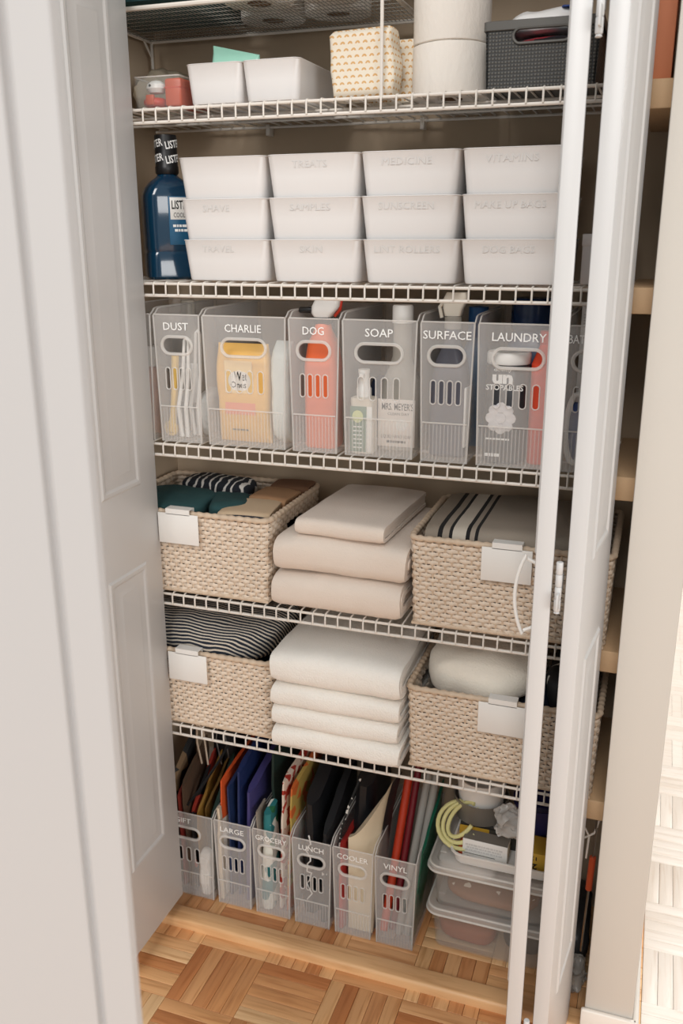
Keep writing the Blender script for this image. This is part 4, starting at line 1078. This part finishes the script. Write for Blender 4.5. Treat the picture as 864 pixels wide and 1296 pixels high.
slab_bag('vinyl_sheet', 'large clear plastic sleeve at the back of the VINYL bin', -.424, .004, .20, .295, .40, M_vgy, .03, seed=22, group='rolls and sheets of craft vinyl', cat='sheet')

# ------------------------------------------------------------------ storage boxes on the closet floor
M_tub = clear('clear_storage_plastic', (238, 232, 224), .13, .14)
M_tubrim = clear('clear_storage_lid', (242, 237, 230), .40, .2)
M_tubedge = clear('storage_lid_edge', (246, 242, 236), .6, .25)
def tub(label, z, x, y, w, d, h):
    t = thing('storage_box', label, 'storage box', (x, y + d/2, z), 0, 'lidded storage boxes')
    i = .010; wall = .0018
    MB().loft([(0, w/2-i-.012, d/2-i-.012, .02), (.004, w/2-i-.007, d/2-i-.007, .022), (h*.82, w/2-i, d/2-i, .024), (h*.83, w/2-.006, d/2-.006, .026), (h*.88, w/2-.006, d/2-.006, .026), (h*.88, w/2-i-wall, d/2-i-wall, .022), (.006, w/2-i-.009, d/2-i-.009, .02)], 4).build('tub', M_tub, t)
    MB().loft([(h*.86, w/2-.003, d/2-.003, .027), (h*.86, w/2, d/2, .028), (h*.965, w/2, d/2, .028), (h*.985, w/2-.002, d/2-.002, .028), (h, w/2-.006, d/2-.006, .026), (h, w/2-.016, d/2-.016, .022), (h*.955, w/2-.020, d/2-.020, .02)], 5, cap0=False).build('lid', M_tubrim, t)
    for zz_, q_, r__ in ((h*.875, 0, .0026), (h*.985, -.003, .0024)):
        MB().tube([(a, b_, zz_) for a, b_, _ in MB().ring(0, w/2+q_, d/2+q_, .028, 6)], r__, 6, closed=True).build('lid_edge', M_tubedge, t)
    for sx in (-1, 1):
        MB().box(sx*(w/2-.026)-.008, sx*(w/2-.026)+.008, -d*.28, d*.28, h*.955, h*1.012, .003).build('lid_ridge', M_tubrim, t)
    return t
tub('lidded clear storage box on the closet floor, lower of the two', .0005, -.225, .066, .268, .235, .112)
tub('lidded clear storage box stacked on the other one', .1140, -.225, .066, .268, .235, .104)
M_brownc = C('rust_cloth', (150, 84, 56), .9)
mound('craft_felt', 'rust coloured felt pieces inside the lower storage box', 'felt', .13, .14, .052, (-.275, .165, .0085), M_brownc, 0, None, 61, .006)
mound('craft_felt', 'dark folded cloth at the right inside the lower storage box', 'felt', .09, .15, .070, (-.155, .175, .0085), C('dark_grey_cloth', (58, 56, 54), .9), 0, None, 62, .005)
mound('craft_felt', 'white cloth inside the upper storage box', 'felt', .13, .13, .042, (-.285, .18, .155), M_film, 0, None, 63, .006)
mound('craft_felt', 'brown beads bag low inside the upper storage box', 'felt', .2, .15, .028, (-.225, .165, .1220), blotch('brown_bead_mix', [(0, (140, 98, 74)), (.8, (220, 206, 190))], 80), 0, None, 64, .003)
# tray on the boxes
zt_ = .2195
tr = thing('plastic_tray', 'shallow white plastic tray on top of the storage boxes', 'tray', (-.205, .17, zt_))
wx, wy, hh = .108, .088, .030
MB().loft([(0, wx-.012, wy-.012, .018), (.003, wx-.007, wy-.007, .022), (hh-.004, wx-.001, wy-.001, .026), (hh-.003, wx+.003, wy+.003, .028), (hh, wx+.003, wy+.003, .028), (hh, wx-.001, wy-.001, .026), (.003, wx-.010, wy-.010, .02)], 5).build('shell', M_white, tr)
zq = zt_ + .0035
tag(MB().box(-.03, .03, -.035, .035, 0, .022, .004).build('orange_block', M_orange, None, (-.272, .145, zq)), 'orange plastic block at the left end of the white tray', 'block')
# coil of yellow tubing
for k, (r_, dz) in enumerate(((.052, 0), (.041, .008), (.030, .016))):
    pts = [(-.300 + r_*math.cos(R(a)), .140 + r_*.7*math.sin(R(a)), zq + .056 + dz*.8 + .034*math.sin(R(a + 20*k))) for a in range(40, 330, 14)]
    o = Vector(pts[0])
    tag(MB().tube([tuple(Vector(p)-o) for p in pts], .0045, 8).build('tubing_loop', mat('pale_yellow_rubber_%s' % 'abc'[k], (226, 220, 156), .5), None, pts[0]),
        ('lowest', 'middle', 'topmost')[k] + ' loop of pale yellow tubing in the white tray', 'tubing', 'loops of yellow tubing')
wb_ = thing('printed_carton', 'white carton with rows of small print lying on the tray', 'carton', (-.243, .100, zq+.0062), -2)
MB().box(-.047, .047, 0, .034, 0, .046, .001).build('body', M_white, wb_)
MB().box(-.0465, .0465, .001, .033, .0461, .0466).build('top_face', mat('grey_card_top', (122, 116, 108), .6), wb_)
for r_ in range(3):
    dashes(.078 if r_ != 1 else .072, .0042, M_print, wb_, (-.002, -.0003, .034 - r_*.0065))
MB().box(-.044, .022, -.0006, .0, .0125, .0135).build('rule_line', M_ink, wb_)
dashes(.026, .0035, M_ink, wb_, (-.024, -.0003, .005))
MB().box(-.046, .046, .002, .032, -.0060, -.0003, .001).build('bottom_flap', M_greyc, wb_)
yb = thing('screw_carton', 'black and yellow hardware carton with upside-down numbers on the tray', 'carton', (-.145, .100, zq))
MB().box(-.034, .034, 0, .06, 0, .052, .001).build('body', mat('mustard_card', (206, 166, 62), .5), yb)
MB().box(-.0345, .0345, -.0004, .0604, 0, .010).build('band', M_ink, yb)
o = text('25', .020, .014, M_ink, yb, (0, -.0004, .021), tilt=180, bold=.03)
o = text('12', .013, .009, M_ink, yb, (.002, -.0004, .040), tilt=180, bold=.02)
tn = thing('lidded_canister', 'grey round tin with a white bowl nested inside on the tray', 'tin', (-.272, .205, zq+.0485))
MB().lathe([(.050, 0), (.055, .003), (.060, .048), (.0605, .050), (.058, .050), (.054, .006)], 36).build('tin', mat('brushed_grey_tin', (140, 134, 126), .35, metal=.4), tn)
MB().lathe([(.044, .010), (.050, .05), (.0535, .092), (.053, .096), (.050, .096), (.046, .05), (.040, .014)], 36).build('bowl', M_white, tn)
tb = thing('carton_riser', 'flat dark carton under the grey tin on the tray', 'carton', (-.245, .205, zq))
MB().box(-.062, .062, -.042, .042, 0, .046, .002).build('body', mat('olive_black_card', (64, 62, 54), .6), tb)
MB().box(-.0625, .0625, -.0425, .0425, .040, .0475, .001).build('lid', mat('black_card_lid', (48, 46, 42), .6), tb)
MB().box(-.064, .0, -.0432, -.0424, .008, .040).build('yellow_tag', mat('yellow_card_tag', (214, 170, 60), .5), tb)
M_crink = clear('crinkled_clear_film', (232, 230, 226), .45, .15)
mound('film_bag', 'crumpled clear plastic bag beside the grey tin', 'bag', .066, .06, .062, (-.196, .118, zq+.0725), M_crink, 0, None, 66, .013, 34, .8, fine=.6)
pu = thing('purple_bowl', 'dark violet bowl at the back of the tray', 'bowl', (-.150, .228, zq+.02))
MB().lathe([(.03, 0), (.05, .02), (.056, .075), (.0565, .078), (.054, .078), (.047, .022), (.028, .004)], 30).build('shell', mat('dark_violet_plastic', (48, 44, 92), .4), pu)
MB().lathe([(.028, -.019), (.030, 0), (.026, .0)], 24).build('foot', mat('dark_violet_foot', (44, 40, 84), .4), pu)
# things hanging at the right wall below the lowest shelf
hk = thing('wall_hook', 'white curled wall hook hanging by the right wall above the floor', 'hook', (-.050, .06, .32))
MB().tube([(.030, .0, .10), (.022, 0, .06), (.004, 0, .045), (-.004, 0, .055), (.004, 0, .066), (.012, 0, .05), (.010, 0, .0)], .0022, 6).build('curl', M_wire, hk)
hh_ = thing('hanging_tool', 'slim rod tool with orange grip hanging at the right wall', 'tool', (-.034, .06, .10))
MB().tube([(0, 0, 0), (.004, 0, .15)], .0025, 6).build('lower_rod', M_chrome, hh_)
MB().tube([(.004, 0, .15), (.0065, 0, .225)], .0065, 10).build('grip', M_orange, hh_)
MB().tube([(.0065, 0, .225), (.010, 0, .36)], .0025, 6).build('upper_rod', M_chrome, hh_)
mound('crumpled_bag', 'dark crumpled bag on the floor by the right wall', 'bag', .05, .2, .13, (-.048, .17, .0005), C('dark_film', (38, 38, 40), .3), 0, None, 70, .008, 20)
mound('crumpled_bag', 'whitish crumpled film bag near the sill at the right wall', 'bag', .032, .04, .085, (-.040, .060, .0005), clear('whitish_film', (170, 166, 160), .5, .2), 0, None, 71, .011, 34, .8, fine=.6)
